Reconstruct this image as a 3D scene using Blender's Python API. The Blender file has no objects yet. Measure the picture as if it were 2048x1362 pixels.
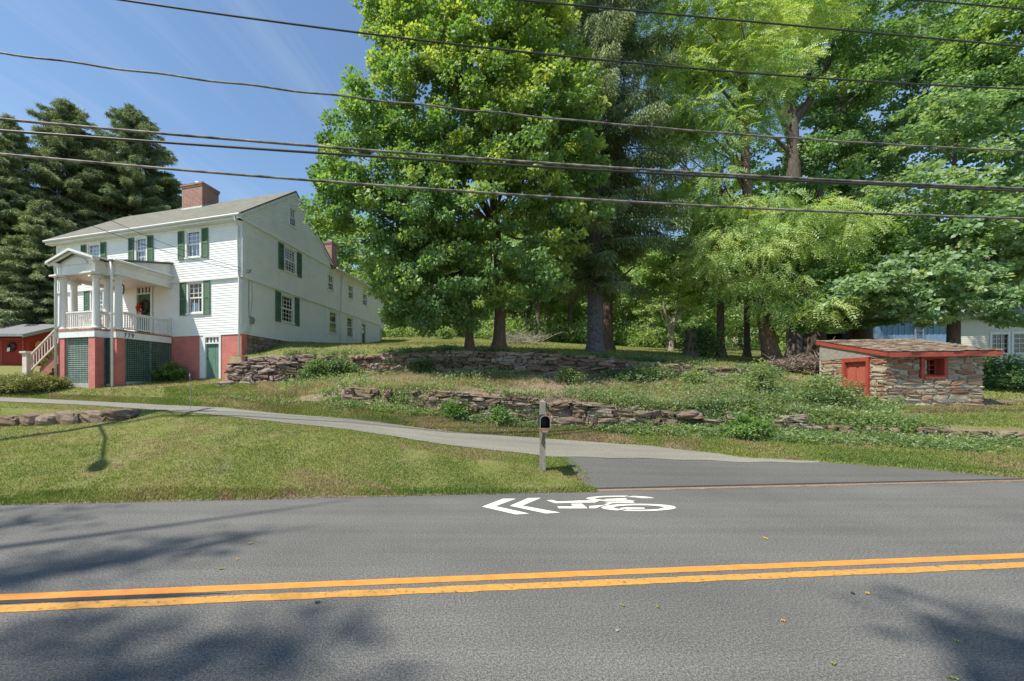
import bpy, math, random
import numpy as np
from mathutils import Vector, Matrix

S = bpy.context.scene
COL = S.collection
# ------------------------------------------------------------------ camera, sky, sun, exposure
FX, U0, V0, CH = 850.0, 820.0, 766.0, 1.8          # survey of the place: bearings seen from the road side
cam = bpy.data.objects.new('camera', bpy.data.cameras.new('camera'))
COL.objects.link(cam)
cam.location = (0, 0, CH)
cam.rotation_euler = (math.radians(90), 0, 0)
cam.data.sensor_width = 36
cam.data.lens = FX / 2048 * 36
cam.data.shift_x = (1024 - U0) / 2048
cam.data.shift_y = (V0 - 681) / 2048
cam.data.clip_end = 3000
S.camera = cam

SUN_EL = math.radians(58)
SH = Vector((0.9, 0.43, 0)).normalized()            # horizontal travel of the sunlight
sunL = bpy.data.lights.new('sun', 'SUN')
sunL.energy = 3.4
sunL.angle = math.radians(0.5)
sunL.color = (1.0, 0.95, 0.83)
sun = bpy.data.objects.new('sun', sunL)
COL.objects.link(sun)
sun.rotation_euler = Vector((SH.x * math.cos(SUN_EL), SH.y * math.cos(SUN_EL), -math.sin(SUN_EL))).to_track_quat('-Z', 'Y').to_euler()

world = bpy.data.worlds.new('World')
S.world = world
world.use_nodes = True
world.cycles.sampling_method = 'NONE'
wn, wl = world.node_tree.nodes, world.node_tree.links
wn.clear()
wo = wn.new('ShaderNodeOutputWorld')
bg = wn.new('ShaderNodeBackground')
bg.inputs['Strength'].default_value = 0.15
sky = wn.new('ShaderNodeTexSky')
sky.sky_type = 'NISHITA'
sky.sun_disc = False
sky.sun_elevation = SUN_EL
sky.sun_rotation = math.atan2(-SH.x, -SH.y)
sky.air_density = 1.0
sky.dust_density = 0.1
sky.ozone_density = 2.2
# thin cirrus drawn out in long streaks
tc = wn.new('ShaderNodeTexCoord')
sx = wn.new('ShaderNodeSeparateXYZ')
wl.new(tc.outputs['Generated'], sx.inputs[0])
zc = wn.new('ShaderNodeMath'); zc.operation = 'MAXIMUM'; zc.inputs[1].default_value = 0.06
wl.new(sx.outputs['Z'], zc.inputs[0])
dx = wn.new('ShaderNodeMath'); dx.operation = 'DIVIDE'; wl.new(sx.outputs['X'], dx.inputs[0]); wl.new(zc.outputs[0], dx.inputs[1])
dy = wn.new('ShaderNodeMath'); dy.operation = 'DIVIDE'; wl.new(sx.outputs['Y'], dy.inputs[0]); wl.new(zc.outputs[0], dy.inputs[1])
cx = wn.new('ShaderNodeCombineXYZ'); wl.new(dx.outputs[0], cx.inputs[0]); wl.new(dy.outputs[0], cx.inputs[1])
mr = wn.new('ShaderNodeMapping'); mr.inputs['Rotation'].default_value = (0, 0, math.radians(-73))
mp = wn.new('ShaderNodeMapping'); mp.inputs['Scale'].default_value = (0.30, 3.4, 1)
wl.new(cx.outputs[0], mr.inputs[0]); wl.new(mr.outputs[0], mp.inputs[0])
nz = wn.new('ShaderNodeTexNoise'); nz.inputs['Scale'].default_value = 1.1; nz.inputs['Detail'].default_value = 5; nz.inputs['Roughness'].default_value = 0.6
nz.inputs['Distortion'].default_value = 0.35
wl.new(mp.outputs[0], nz.inputs['Vector'])
cr = wn.new('ShaderNodeValToRGB')
cr.color_ramp.elements[0].position = 0.47; cr.color_ramp.elements[0].color = (0, 0, 0, 1)
cr.color_ramp.elements[1].position = 0.85; cr.color_ramp.elements[1].color = (0.38, 0.38, 0.38, 1)
wl.new(nz.outputs['Fac'], cr.inputs[0])
mx = wn.new('ShaderNodeMixRGB'); mx.blend_type = 'MIX'; mx.inputs[2].default_value = (2.1, 2.35, 2.8, 1)
sm = wn.new('ShaderNodeMixRGB'); sm.blend_type = 'MULTIPLY'; sm.inputs[0].default_value = 1; sm.inputs[2].default_value = (0.61, 0.64, 0.625, 1)
wl.new(sky.outputs[0], sm.inputs[1])
wl.new(cr.outputs[0], mx.inputs[0]); wl.new(sm.outputs[0], mx.inputs[1])
wl.new(mx.outputs[0], bg.inputs['Color'])
wl.new(bg.outputs[0], wo.inputs[0])

S.view_settings.view_transform = 'Standard'
S.view_settings.look = 'None'
S.view_settings.exposure = 1.05
S.view_settings.gamma = 1.0
S.cycles.max_bounces = 10
S.cycles.diffuse_bounces = 7
S.cycles.transmission_bounces = 7
S.cycles.transparent_max_bounces = 8
S.cycles.sample_clamp_indirect = 6
S.cycles.use_denoising = True
S.cycles.denoising_prefilter = 'NONE'
S.cycles.use_adaptive_sampling = False
S.cycles.use_light_tree = False

rnd = random.Random(7)
R = np.random.default_rng(11)

def W(u, v, Y):
    return ((u - U0) / FX * Y, Y, CH - (v - V0) / FX * Y)

def G(u, v, z=0.0):
    Y = (CH - z) * FX / (v - V0)
    return ((u - U0) / FX * Y, Y, z)

# ------------------------------------------------------------------ materials
def nodes_of(name):
    m = bpy.data.materials.new(name); m.use_nodes = True
    n, l = m.node_tree.nodes, m.node_tree.links
    n.clear()
    out = n.new('ShaderNodeOutputMaterial')
    return m, n, l, out

def ramp(n, cols):
    r = n.new('ShaderNodeValToRGB')
    e = r.color_ramp.elements
    while len(e) < len(cols): e.new(0.5)
    for k, (p, c) in enumerate(cols):
        e[k].position = p; e[k].color = (*c, 1)
    return r

def math_node(n, l, op, a, b=None):
    m = n.new('ShaderNodeMath'); m.operation = op
    for k, s in enumerate((a, b)):
        if s is None: continue
        if isinstance(s, (int, float)): m.inputs[k].default_value = s
        else: l.new(s, m.inputs[k])
    return m.outputs[0]

def noise(n, l, vec, scale, detail=5, rough=0.6):
    t = n.new('ShaderNodeTexNoise')
    t.inputs['Scale'].default_value = scale; t.inputs['Detail'].default_value = detail; t.inputs['Roughness'].default_value = rough
    if vec is not None: l.new(vec, t.inputs['Vector'])
    return t.outputs['Fac']

def M(name, cols, scale=5, rough=0.8, bump=0.0, bscale=None, tint=0.0, spec=0.25, stretch=None, metal=0.0, detail=6):
    m, n, l, out = nodes_of(name)
    p = n.new('ShaderNodeBsdfPrincipled'); l.new(p.outputs[0], out.inputs[0])
    p.inputs['Roughness'].default_value = rough
    p.inputs['Specular IOR Level'].default_value = spec
    p.inputs['Metallic'].default_value = metal
    co = n.new('ShaderNodeTexCoord').outputs['Object']
    if stretch:
        mp_ = n.new('ShaderNodeMapping'); mp_.inputs['Scale'].default_value = stretch
        l.new(co, mp_.inputs[0]); co = mp_.outputs[0]
    f = noise(n, l, co, scale, detail)
    if tint:
        a = n.new('ShaderNodeAttribute'); a.attribute_name = 'tint'
        f = math_node(n, l, 'ADD', math_node(n, l, 'MULTIPLY', f, 1 - tint), math_node(n, l, 'MULTIPLY', a.outputs['Fac'], tint))
    r = ramp(n, cols); l.new(f, r.inputs[0]); l.new(r.outputs[0], p.inputs['Base Color'])
    if bump:
        b = n.new('ShaderNodeBump'); b.inputs['Strength'].default_value = bump; b.inputs['Distance'].default_value = 0.03
        l.new(noise(n, l, co, bscale or scale * 3, 8, 0.7), b.inputs['Height']); l.new(b.outputs[0], p.inputs['Normal'])
    return m

def two(c, d=0.25):
    return [(0.3, tuple(x * (1 - d) for x in c)), (0.7, tuple(min(1, x * (1 + d)) for x in c))]

def brick_mat(name, c1, c2, mortar, scale=1.0, bw=0.21, bh=0.072, ms=0.008, rough=0.8, bump=0.4):
    m, n, l, out = nodes_of(name)
    p = n.new('ShaderNodeBsdfPrincipled'); l.new(p.outputs[0], out.inputs[0]); p.inputs['Roughness'].default_value = rough
    p.inputs['Specular IOR Level'].default_value = 0.25
    co = n.new('ShaderNodeTexCoord').outputs['Object']
    s = n.new('ShaderNodeSeparateXYZ'); l.new(co, s.inputs[0])
    cb = n.new('ShaderNodeCombineXYZ')
    l.new(math_node(n, l, 'ADD', s.outputs[0], s.outputs[1]), cb.inputs[0]); l.new(s.outputs[2], cb.inputs[1])
    t = n.new('ShaderNodeTexBrick'); l.new(cb.outputs[0], t.inputs['Vector'])
    t.inputs['Scale'].default_value = 1; t.inputs['Brick Width'].default_value = bw; t.inputs['Row Height'].default_value = bh
    t.inputs['Mortar Size'].default_value = ms
    t.inputs['Color1'].default_value = (*c1, 1); t.inputs['Color2'].default_value = (*c2, 1); t.inputs['Mortar'].default_value = (*mortar, 1)
    mixn = n.new('ShaderNodeMixRGB'); mixn.blend_type = 'MULTIPLY'; mixn.inputs[0].default_value = 1
    r = ramp(n, [(0.3, (0.78, 0.78, 0.78)), (0.7, (1.1, 1.1, 1.1))])
    l.new(noise(n, l, co, 2.2, 8, 0.65), r.inputs[0])
    l.new(t.outputs['Color'], mixn.inputs[1]); l.new(r.outputs[0], mixn.inputs[2]); l.new(mixn.outputs[0], p.inputs['Base Color'])
    b = n.new('ShaderNodeBump'); b.inputs['Strength'].default_value = bump; b.inputs['Distance'].default_value = 0.008
    b.invert = True
    l.new(t.outputs['Fac'], b.inputs['Height']); l.new(b.outputs[0], p.inputs['Normal'])
    return m

def leaf_mat(name, cols, trans=0.5, gloss=0.055):
    m, n, l, out = nodes_of(name)
    a = n.new('ShaderNodeAttribute'); a.attribute_name = 'tint'
    r = ramp(n, cols); l.new(a.outputs['Fac'], r.inputs[0])
    d = n.new('ShaderNodeBsdfDiffuse'); l.new(r.outputs[0], d.inputs['Color'])
    t = n.new('ShaderNodeBsdfTranslucent')
    hs = n.new('ShaderNodeMixRGB'); hs.blend_type = 'MULTIPLY'; hs.inputs[0].default_value = 1; hs.inputs[2].default_value = (1.55, 1.5, 0.7, 1)
    l.new(r.outputs[0], hs.inputs[1]); l.new(hs.outputs[0], t.inputs['Color'])
    mxs = n.new('ShaderNodeMixShader'); mxs.inputs[0].default_value = trans
    l.new(d.outputs[0], mxs.inputs[1]); l.new(t.outputs[0], mxs.inputs[2])
    g = n.new('ShaderNodeBsdfGlossy'); g.inputs['Roughness'].default_value = 0.6; g.inputs['Color'].default_value = (0.9, 0.95, 0.9, 1)
    m2 = n.new('ShaderNodeMixShader'); m2.inputs[0].default_value = gloss
    l.new(mxs.outputs[0], m2.inputs[1]); l.new(g.outputs[0], m2.inputs[2]); l.new(m2.outputs[0], out.inputs[0])
    return m

def glass_mat(name, refl=0.22):
    m, n, l, out = nodes_of(name)
    t = n.new('ShaderNodeBsdfTransparent'); t.inputs[0].default_value = (0.82, 0.86, 0.86, 1)
    g = n.new('ShaderNodeBsdfGlossy'); g.inputs['Roughness'].default_value = 0.02
    f = n.new('ShaderNodeFresnel'); f.inputs[0].default_value = 1.5
    k = math_node(n, l, 'ADD', f.outputs[0], refl)
    x = n.new('ShaderNodeMixShader'); l.new(k, x.inputs[0]); l.new(t.outputs[0], x.inputs[1]); l.new(g.outputs[0], x.inputs[2])
    l.new(x.outputs[0], out.inputs[0])
    return m

MT = {}
MT['white'] = M('white_paint', [(0.3, (0.70, 0.71, 0.70)), (0.7, (0.80, 0.80, 0.79))], 3, 0.55, 0.05, 40)
MT['clap'] = M('clapboard_paint', [(0.22, (0.66, 0.67, 0.66)), (0.4, (0.77, 0.77, 0.76)), (0.75, (0.84, 0.84, 0.825))], 1.6, 0.6, 0.06, 60)
MT['trim'] = M('trim_paint', two((0.72, 0.73, 0.71), 0.07), 4, 0.5)
MT['porchpaint'] = M('porch_paint', two((0.70, 0.68, 0.65), 0.08), 3, 0.55)
MT['deckred'] = M('deck_edge_paint', two((0.36, 0.16, 0.09), 0.2), 6, 0.7)
MT['shutter'] = M('green_shutter_paint', two((0.11, 0.19, 0.115), 0.2), 6, 0.5)
MT['lattice'] = M('green_lattice_paint', two((0.105, 0.175, 0.145), 0.25), 5, 0.6)
MT['doorgreen'] = M('green_door_paint', two((0.04, 0.13, 0.08), 0.2), 5, 0.5)
MT['doorworn'] = M('faded_green_door_paint', two((0.13, 0.22, 0.18), 0.25), 4, 0.7, stretch=(4, 4, 0.6))
MT['salmon'] = brick_mat('salmon_painted_brick', (0.60, 0.215, 0.185), (0.56, 0.195, 0.165), (0.50, 0.165, 0.14), ms=0.009, bump=0.45)
MT['brick'] = brick_mat('chimney_brick', (0.36, 0.145, 0.105), (0.25, 0.095, 0.07), (0.42, 0.33, 0.28), ms=0.012)
MT['stepbrick'] = brick_mat('step_brick', (0.42, 0.13, 0.08), (0.32, 0.09, 0.06), (0.35, 0.26, 0.2))
MT['shingle'] = brick_mat('grey_roof_shingle', (0.215, 0.205, 0.165), (0.175, 0.168, 0.14), (0.14, 0.135, 0.115), bw=0.3, bh=0.075, ms=0.006, rough=0.95, bump=0.5)
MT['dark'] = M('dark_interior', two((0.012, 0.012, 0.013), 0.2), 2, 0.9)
MT['curtain'] = M('curtain_cloth', two((0.55, 0.52, 0.47), 0.2), 9, 0.9, stretch=(3, 3, 0.2))
MT['blind'] = M('window_blind', two((0.42, 0.36, 0.29), 0.15), 9, 0.9, stretch=(0.3, 0.3, 4))
MT['glass'] = glass_mat('window_glass')
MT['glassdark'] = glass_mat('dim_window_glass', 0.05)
MT['gutter'] = M('gutter_metal', two((0.62, 0.62, 0.60), 0.08), 4, 0.45)
MT['flash'] = M('white_flashing', [(0.35, (0.75, 0.75, 0.73)), (0.75, (0.45, 0.43, 0.4))], 7, 0.6)
MT['black'] = M('black_metal', two((0.02, 0.02, 0.022), 0.3), 8, 0.4, spec=0.5)
MT['greymetal'] = M('grey_metal', two((0.28, 0.29, 0.30), 0.2), 6, 0.45, metal=0.3)
MT['cable'] = M('cable_rubber', two((0.035, 0.033, 0.032), 0.4), 9, 0.5, spec=0.5)
MT['cablegrey'] = M('weathered_cable', [(0.35, (0.05, 0.045, 0.045)), (0.65, (0.30, 0.27, 0.24))], 3, 0.6)
MT['stone'] = M('brownstone', [(0.15, (0.10, 0.062, 0.048)), (0.38, (0.20, 0.13, 0.10)), (0.6, (0.26, 0.20, 0.165)), (0.85, (0.34, 0.30, 0.26))], 4.5, 0.95, 0.9, 14, tint=0.5, detail=9)
MT['redstone'] = M('red_sandstone', [(0.15, (0.085, 0.055, 0.040)), (0.42, (0.18, 0.125, 0.092)), (0.65, (0.245, 0.19, 0.145)), (0.9, (0.33, 0.295, 0.25))], 4, 0.95, 0.9, 14, tint=0.4, detail=9)
MT['fieldstone'] = M('house_fieldstone', [(0.15, (0.25, 0.10, 0.065)), (0.4, (0.33, 0.21, 0.14)), (0.62, (0.37, 0.31, 0.23)), (0.85, (0.42, 0.35, 0.25))], 5, 0.92, 0.7, 16, tint=0.62, detail=9)
MT['mortar'] = M('lime_mortar', two((0.46, 0.44, 0.41), 0.18), 9, 0.95, 0.5, 40)
MT['soil'] = M('packed_soil', two((0.085, 0.06, 0.042), 0.4), 6, 1, 0.5, 30)
MT['redpaint'] = M('red_trim_paint', two((0.345, 0.066, 0.046), 0.18), 5, 0.55)
MT['barnred'] = M('barn_red_boards', two((0.29, 0.035, 0.022), 0.3), 5, 0.8, stretch=(6, 6, 0.4))
MT['barnroof'] = M('barn_roof', two((0.19, 0.19, 0.19), 0.15), 6, 0.9, 0.2)
MT['oldwood'] = M('weathered_grey_wood', [(0.25, (0.17, 0.15, 0.125)), (0.5, (0.30, 0.275, 0.24)), (0.75, (0.38, 0.35, 0.31))], 6, 0.9, 0.4, 20, stretch=(1, 1, 7))
MT['postwood'] = M('weathered_post_wood', [(0.25, (0.16, 0.14, 0.12)), (0.75, (0.32, 0.285, 0.25))], 8, 0.9, 0.3, 30, stretch=(6, 6, 0.8))
MT['shake'] = M('weathered_shakes', [(0.25, (0.20, 0.135, 0.095)), (0.5, (0.32, 0.24, 0.178)), (0.8, (0.42, 0.345, 0.28))], 5, 0.95, 0.5, 20, tint=0.6)
MT['blueboard'] = M('blue_boards', two((0.19, 0.30, 0.46), 0.2), 5, 0.8, stretch=(6, 6, 0.4))
MT['cream'] = M('cream_siding', two((0.62, 0.60, 0.51), 0.06), 4, 0.6)
MT['bark'] = M('grey_brown_bark', [(0.25, (0.055, 0.042, 0.034)), (0.5, (0.12, 0.095, 0.08)), (0.75, (0.21, 0.175, 0.15))], 7, 0.95, 0.9, 18, stretch=(2.5, 2.5, 0.5))
MT['barkred'] = M('red_brown_bark', [(0.25, (0.07, 0.042, 0.03)), (0.5, (0.15, 0.098, 0.075)), (0.75, (0.24, 0.18, 0.15))], 7, 0.95, 0.9, 18, stretch=(3, 3, 0.4))
MT['barkspruce'] = M('spruce_bark', [(0.25, (0.05, 0.046, 0.05)), (0.5, (0.115, 0.106, 0.112)), (0.75, (0.20, 0.185, 0.19))], 9, 0.95, 1.0, 22)
MT['barkpale'] = M('pale_bark', two((0.27, 0.235, 0.19), 0.3), 7, 0.95, 0.6, 18)
MT['deadwood'] = M('bleached_dead_wood', two((0.36, 0.32, 0.27), 0.3), 7, 0.95)
MT['deadplant'] = M('dry_plant_stems', two((0.27, 0.205, 0.17), 0.3), 7, 0.95)
MT['yellow'] = M('new_yellow_paint', [(0.27, (0.36, 0.16, 0.05)), (0.34, (0.60, 0.215, 0.05)), (0.7, (0.68, 0.28, 0.06))], 7, 0.6)
MT['whitemark'] = M('white_road_paint', [(0.29, (0.32, 0.31, 0.29)), (0.36, (0.72, 0.68, 0.57)), (0.7, (0.80, 0.77, 0.67))], 16, 0.6, 0.2, 60)
MT['tar'] = M('tar_seal', two((0.045, 0.045, 0.05), 0.1), 8, 0.6)
MT['terracotta'] = M('terracotta', two((0.36, 0.12, 0.06), 0.15), 6, 0.8)
MT['wreathred'] = M('red_orange_petals', two((0.75, 0.10, 0.03), 0.2), 9, 0.7)
MT['wreathpink'] = M('pink_ribbon', two((0.62, 0.30, 0.28), 0.15), 9, 0.6)
MT['wreathbrown'] = M('dry_wreath_twigs', two((0.09, 0.045, 0.03), 0.4), 9, 0.9)
MT['orangedisc'] = M('orange_painted_disc', two((0.62, 0.22, 0.09), 0.1), 5, 0.7)
MT['flagred'] = M('red_flag_paint', two((0.60, 0.06, 0.04), 0.1), 5, 0.4)
MT['rust'] = M('rusty_edge', two((0.33, 0.11, 0.06), 0.3), 9, 0.8)
MT['concrete'] = M('pale_concrete', two((0.42, 0.40, 0.37), 0.15), 5, 0.9)

G3 = lambda a, b, c: [(0.05, a), (0.5, b), (0.95, c)]
MT['l_maple'] = leaf_mat('maple_leaf', G3((0.075, 0.175, 0.050), (0.190, 0.310, 0.070), (0.430, 0.490, 0.110)))
MT['l_maple_lo'] = leaf_mat('maple_leaf_green', G3((0.070, 0.165, 0.060), (0.155, 0.280, 0.085), (0.320, 0.420, 0.130)))
MT['l_dark'] = leaf_mat('dark_leaf', G3((0.065, 0.145, 0.062), (0.120, 0.225, 0.090), (0.220, 0.320, 0.125)))
MT['l_walnut'] = leaf_mat('walnut_leaf', G3((0.160, 0.285, 0.085), (0.290, 0.420, 0.125), (0.470, 0.560, 0.195)))
MT['l_big'] = leaf_mat('broad_leaf', G3((0.095, 0.205, 0.100), (0.185, 0.305, 0.145), (0.350, 0.450, 0.225)))
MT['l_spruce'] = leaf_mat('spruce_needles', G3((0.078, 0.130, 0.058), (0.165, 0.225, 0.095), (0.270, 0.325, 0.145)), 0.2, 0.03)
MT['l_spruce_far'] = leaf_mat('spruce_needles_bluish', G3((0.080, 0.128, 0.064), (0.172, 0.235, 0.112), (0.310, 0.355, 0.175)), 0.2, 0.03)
MT['l_wood'] = leaf_mat('woodland_leaf', G3((0.130, 0.235, 0.070), (0.240, 0.355, 0.110), (0.360, 0.450, 0.170)), 0.5)
MT['l_weed'] = leaf_mat('weed_leaf', G3((0.105, 0.185, 0.062), (0.195, 0.280, 0.100), (0.360, 0.390, 0.175)))
MT['l_shrub'] = leaf_mat('shrub_leaf', G3((0.070, 0.170, 0.030), (0.130, 0.250, 0.045), (0.220, 0.330, 0.075)))
MT['l_ivy'] = leaf_mat('ivy_leaf', G3((0.075, 0.145, 0.055), (0.130, 0.210, 0.080), (0.220, 0.280, 0.115)))
MT['l_juniper'] = leaf_mat('juniper_leaf', G3((0.115, 0.135, 0.035), (0.210, 0.220, 0.065), (0.320, 0.315, 0.110)), 0.25)
MT['l_grassblade'] = leaf_mat('grass_blade', [(0.05, (0.135, 0.200, 0.040)), (0.5, (0.225, 0.270, 0.062)), (0.72, (0.275, 0.275, 0.090)), (0.93, (0.30, 0.215, 0.135))], 0.3, 0.03)
MT['l_drygrass'] = leaf_mat('dry_grass_blade', G3((0.24, 0.20, 0.10), (0.34, 0.275, 0.155), (0.45, 0.37, 0.24)), 0.3, 0.02)
MT['l_fall'] = leaf_mat('fallen_leaf_green', [(0.1, (0.20, 0.26, 0.03)), (0.9, (0.28, 0.30, 0.04))], 0.2)
MT['l_fally'] = leaf_mat('fallen_leaf_yellow', [(0.1, (0.62, 0.40, 0.03)), (0.9, (0.70, 0.48, 0.05))], 0.2)
MT['l_fallo'] = leaf_mat('fallen_leaf_orange', [(0.1, (0.50, 0.24, 0.05)), (0.9, (0.55, 0.28, 0.06))], 0.2)
MT['l_falld'] = leaf_mat('fallen_leaf_dark', [(0.1, (0.025, 0.022, 0.025)), (0.9, (0.04, 0.035, 0.035))], 0.1)
MT['l_fallw'] = leaf_mat('fallen_leaf_pale', [(0.1, (0.50, 0.48, 0.36)), (0.9, (0.56, 0.54, 0.42))], 0.1)

def asphalt_mat(name, base, worn, speck):
    m, n, l, out = nodes_of(name)
    p = n.new('ShaderNodeBsdfPrincipled'); l.new(p.outputs[0], out.inputs[0]); p.inputs['Roughness'].default_value = 0.85
    p.inputs['Specular IOR Level'].default_value = 0.3
    co = n.new('ShaderNodeTexCoord').outputs['Object']
    r1 = ramp(n, [(0.3, base), (0.72, worn)]); l.new(noise(n, l, co, 0.45, 6, 0.6), r1.inputs[0])
    sp = math_node(n, l, 'ADD', math_node(n, l, 'MULTIPLY', noise(n, l, co, 125, 2, 0.9), .5), math_node(n, l, 'MULTIPLY', noise(n, l, co, 55, 3, 0.9), .5))
    r2 = ramp(n, [(0.39, (0.30, 0.30, 0.305)), (0.5, (0.97, 0.97, 0.97)), (0.60, (speck, speck, speck))]); l.new(sp, r2.inputs[0])
    x = n.new('ShaderNodeMixRGB'); x.blend_type = 'MULTIPLY'; x.inputs[0].default_value = 1
    l.new(r1.outputs[0], x.inputs[1]); l.new(r2.outputs[0], x.inputs[2])
    # long streaks of wear along the lane
    mp_ = n.new('ShaderNodeMapping'); mp_.inputs['Rotation'].default_value = (0, 0, math.radians(-5)); mp_.inputs['Scale'].default_value = (0.06, 1.3, 1)
    l.new(co, mp_.inputs[0])
    r3 = ramp(n, [(0.3, (0.84, 0.84, 0.84)), (0.7, (1.12, 1.12, 1.11))]); l.new(noise(n, l, mp_.outputs[0], 1.6, 4), r3.inputs[0])
    y = n.new('ShaderNodeMixRGB'); y.blend_type = 'MULTIPLY'; y.inputs[0].default_value = 1
    l.new(x.outputs[0], y.inputs[1]); l.new(r3.outputs[0], y.inputs[2]); l.new(y.outputs[0], p.inputs['Base Color'])
    b = n.new('ShaderNodeBump'); b.inputs['Strength'].default_value = 0.3; b.inputs['Distance'].default_value = 0.003
    l.new(sp, b.inputs['Height']); l.new(b.outputs[0], p.inputs['Normal'])
    return m
MT['asphalt'] = asphalt_mat('road_asphalt', (0.100, 0.097, 0.092), (0.138, 0.134, 0.126), 2.1)
MT['apron'] = asphalt_mat('apron_asphalt', (0.112, 0.108, 0.102), (0.134, 0.129, 0.122), 1.3)
MT['drive'] = asphalt_mat('old_drive_asphalt', (0.205, 0.193, 0.165), (0.27, 0.255, 0.215), 1.25)

def ground_mat():
    m, n, l, out = nodes_of('lawn_ground')
    p = n.new('ShaderNodeBsdfPrincipled'); l.new(p.outputs[0], out.inputs[0]); p.inputs['Roughness'].default_value = 1
    p.inputs['Specular IOR Level'].default_value = 0.1
    co = n.new('ShaderNodeTexCoord').outputs['Object']
    ra = ramp(n, [(0.30, (0.125, 0.160, 0.042)), (0.46, (0.190, 0.205, 0.062)), (0.58, (0.235, 0.215, 0.10)), (0.72, (0.27, 0.205, 0.13))])
    f = math_node(n, l, 'ADD', math_node(n, l, 'MULTIPLY', noise(n, l, co, 1.3, 5, 0.75), 0.55), math_node(n, l, 'MULTIPLY', noise(n, l, co, 9, 4, 0.7), 0.45))
    l.new(f, ra.inputs[0])
    rb = ramp(n, [(0.3, (0.155, 0.11, 0.085)), (0.5, (0.255, 0.19, 0.145)), (0.7, (0.34, 0.265, 0.205))]); l.new(noise(n, l, co, 7, 8, 0.75), rb.inputs[0])
    a = n.new('ShaderNodeAttribute'); a.attribute_name = 'tint'
    k = math_node(n, l, 'ADD', a.outputs['Fac'], math_node(n, l, 'MULTIPLY', math_node(n, l, 'SUBTRACT', noise(n, l, co, 1.7, 6, 0.7), 0.5), 1.6))
    k2 = n.new('ShaderNodeMapRange'); k2.inputs[1].default_value = 0.35; k2.inputs[2].default_value = 0.65; l.new(k, k2.inputs[0])
    x = n.new('ShaderNodeMixRGB'); l.new(k2.outputs[0], x.inputs[0]); l.new(ra.outputs[0], x.inputs[1]); l.new(rb.outputs[0], x.inputs[2])
    sp = noise(n, l, co, 45, 3, 0.8)
    r2 = ramp(n, [(0.3, (0.6, 0.6, 0.6)), (0.7, (1.35, 1.35, 1.3))]); l.new(sp, r2.inputs[0])
    y = n.new('ShaderNodeMixRGB'); y.blend_type = 'MULTIPLY'; y.inputs[0].default_value = 1
    l.new(x.outputs[0], y.inputs[1]); l.new(r2.outputs[0], y.inputs[2]); l.new(y.outputs[0], p.inputs['Base Color'])
    b = n.new('ShaderNodeBump'); b.inputs['Strength'].default_value = 0.8; b.inputs['Distance'].default_value = 0.04
    l.new(sp, b.inputs['Height']); l.new(b.outputs[0], p.inputs['Normal'])
    return m
MT['ground'] = ground_mat()

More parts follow.
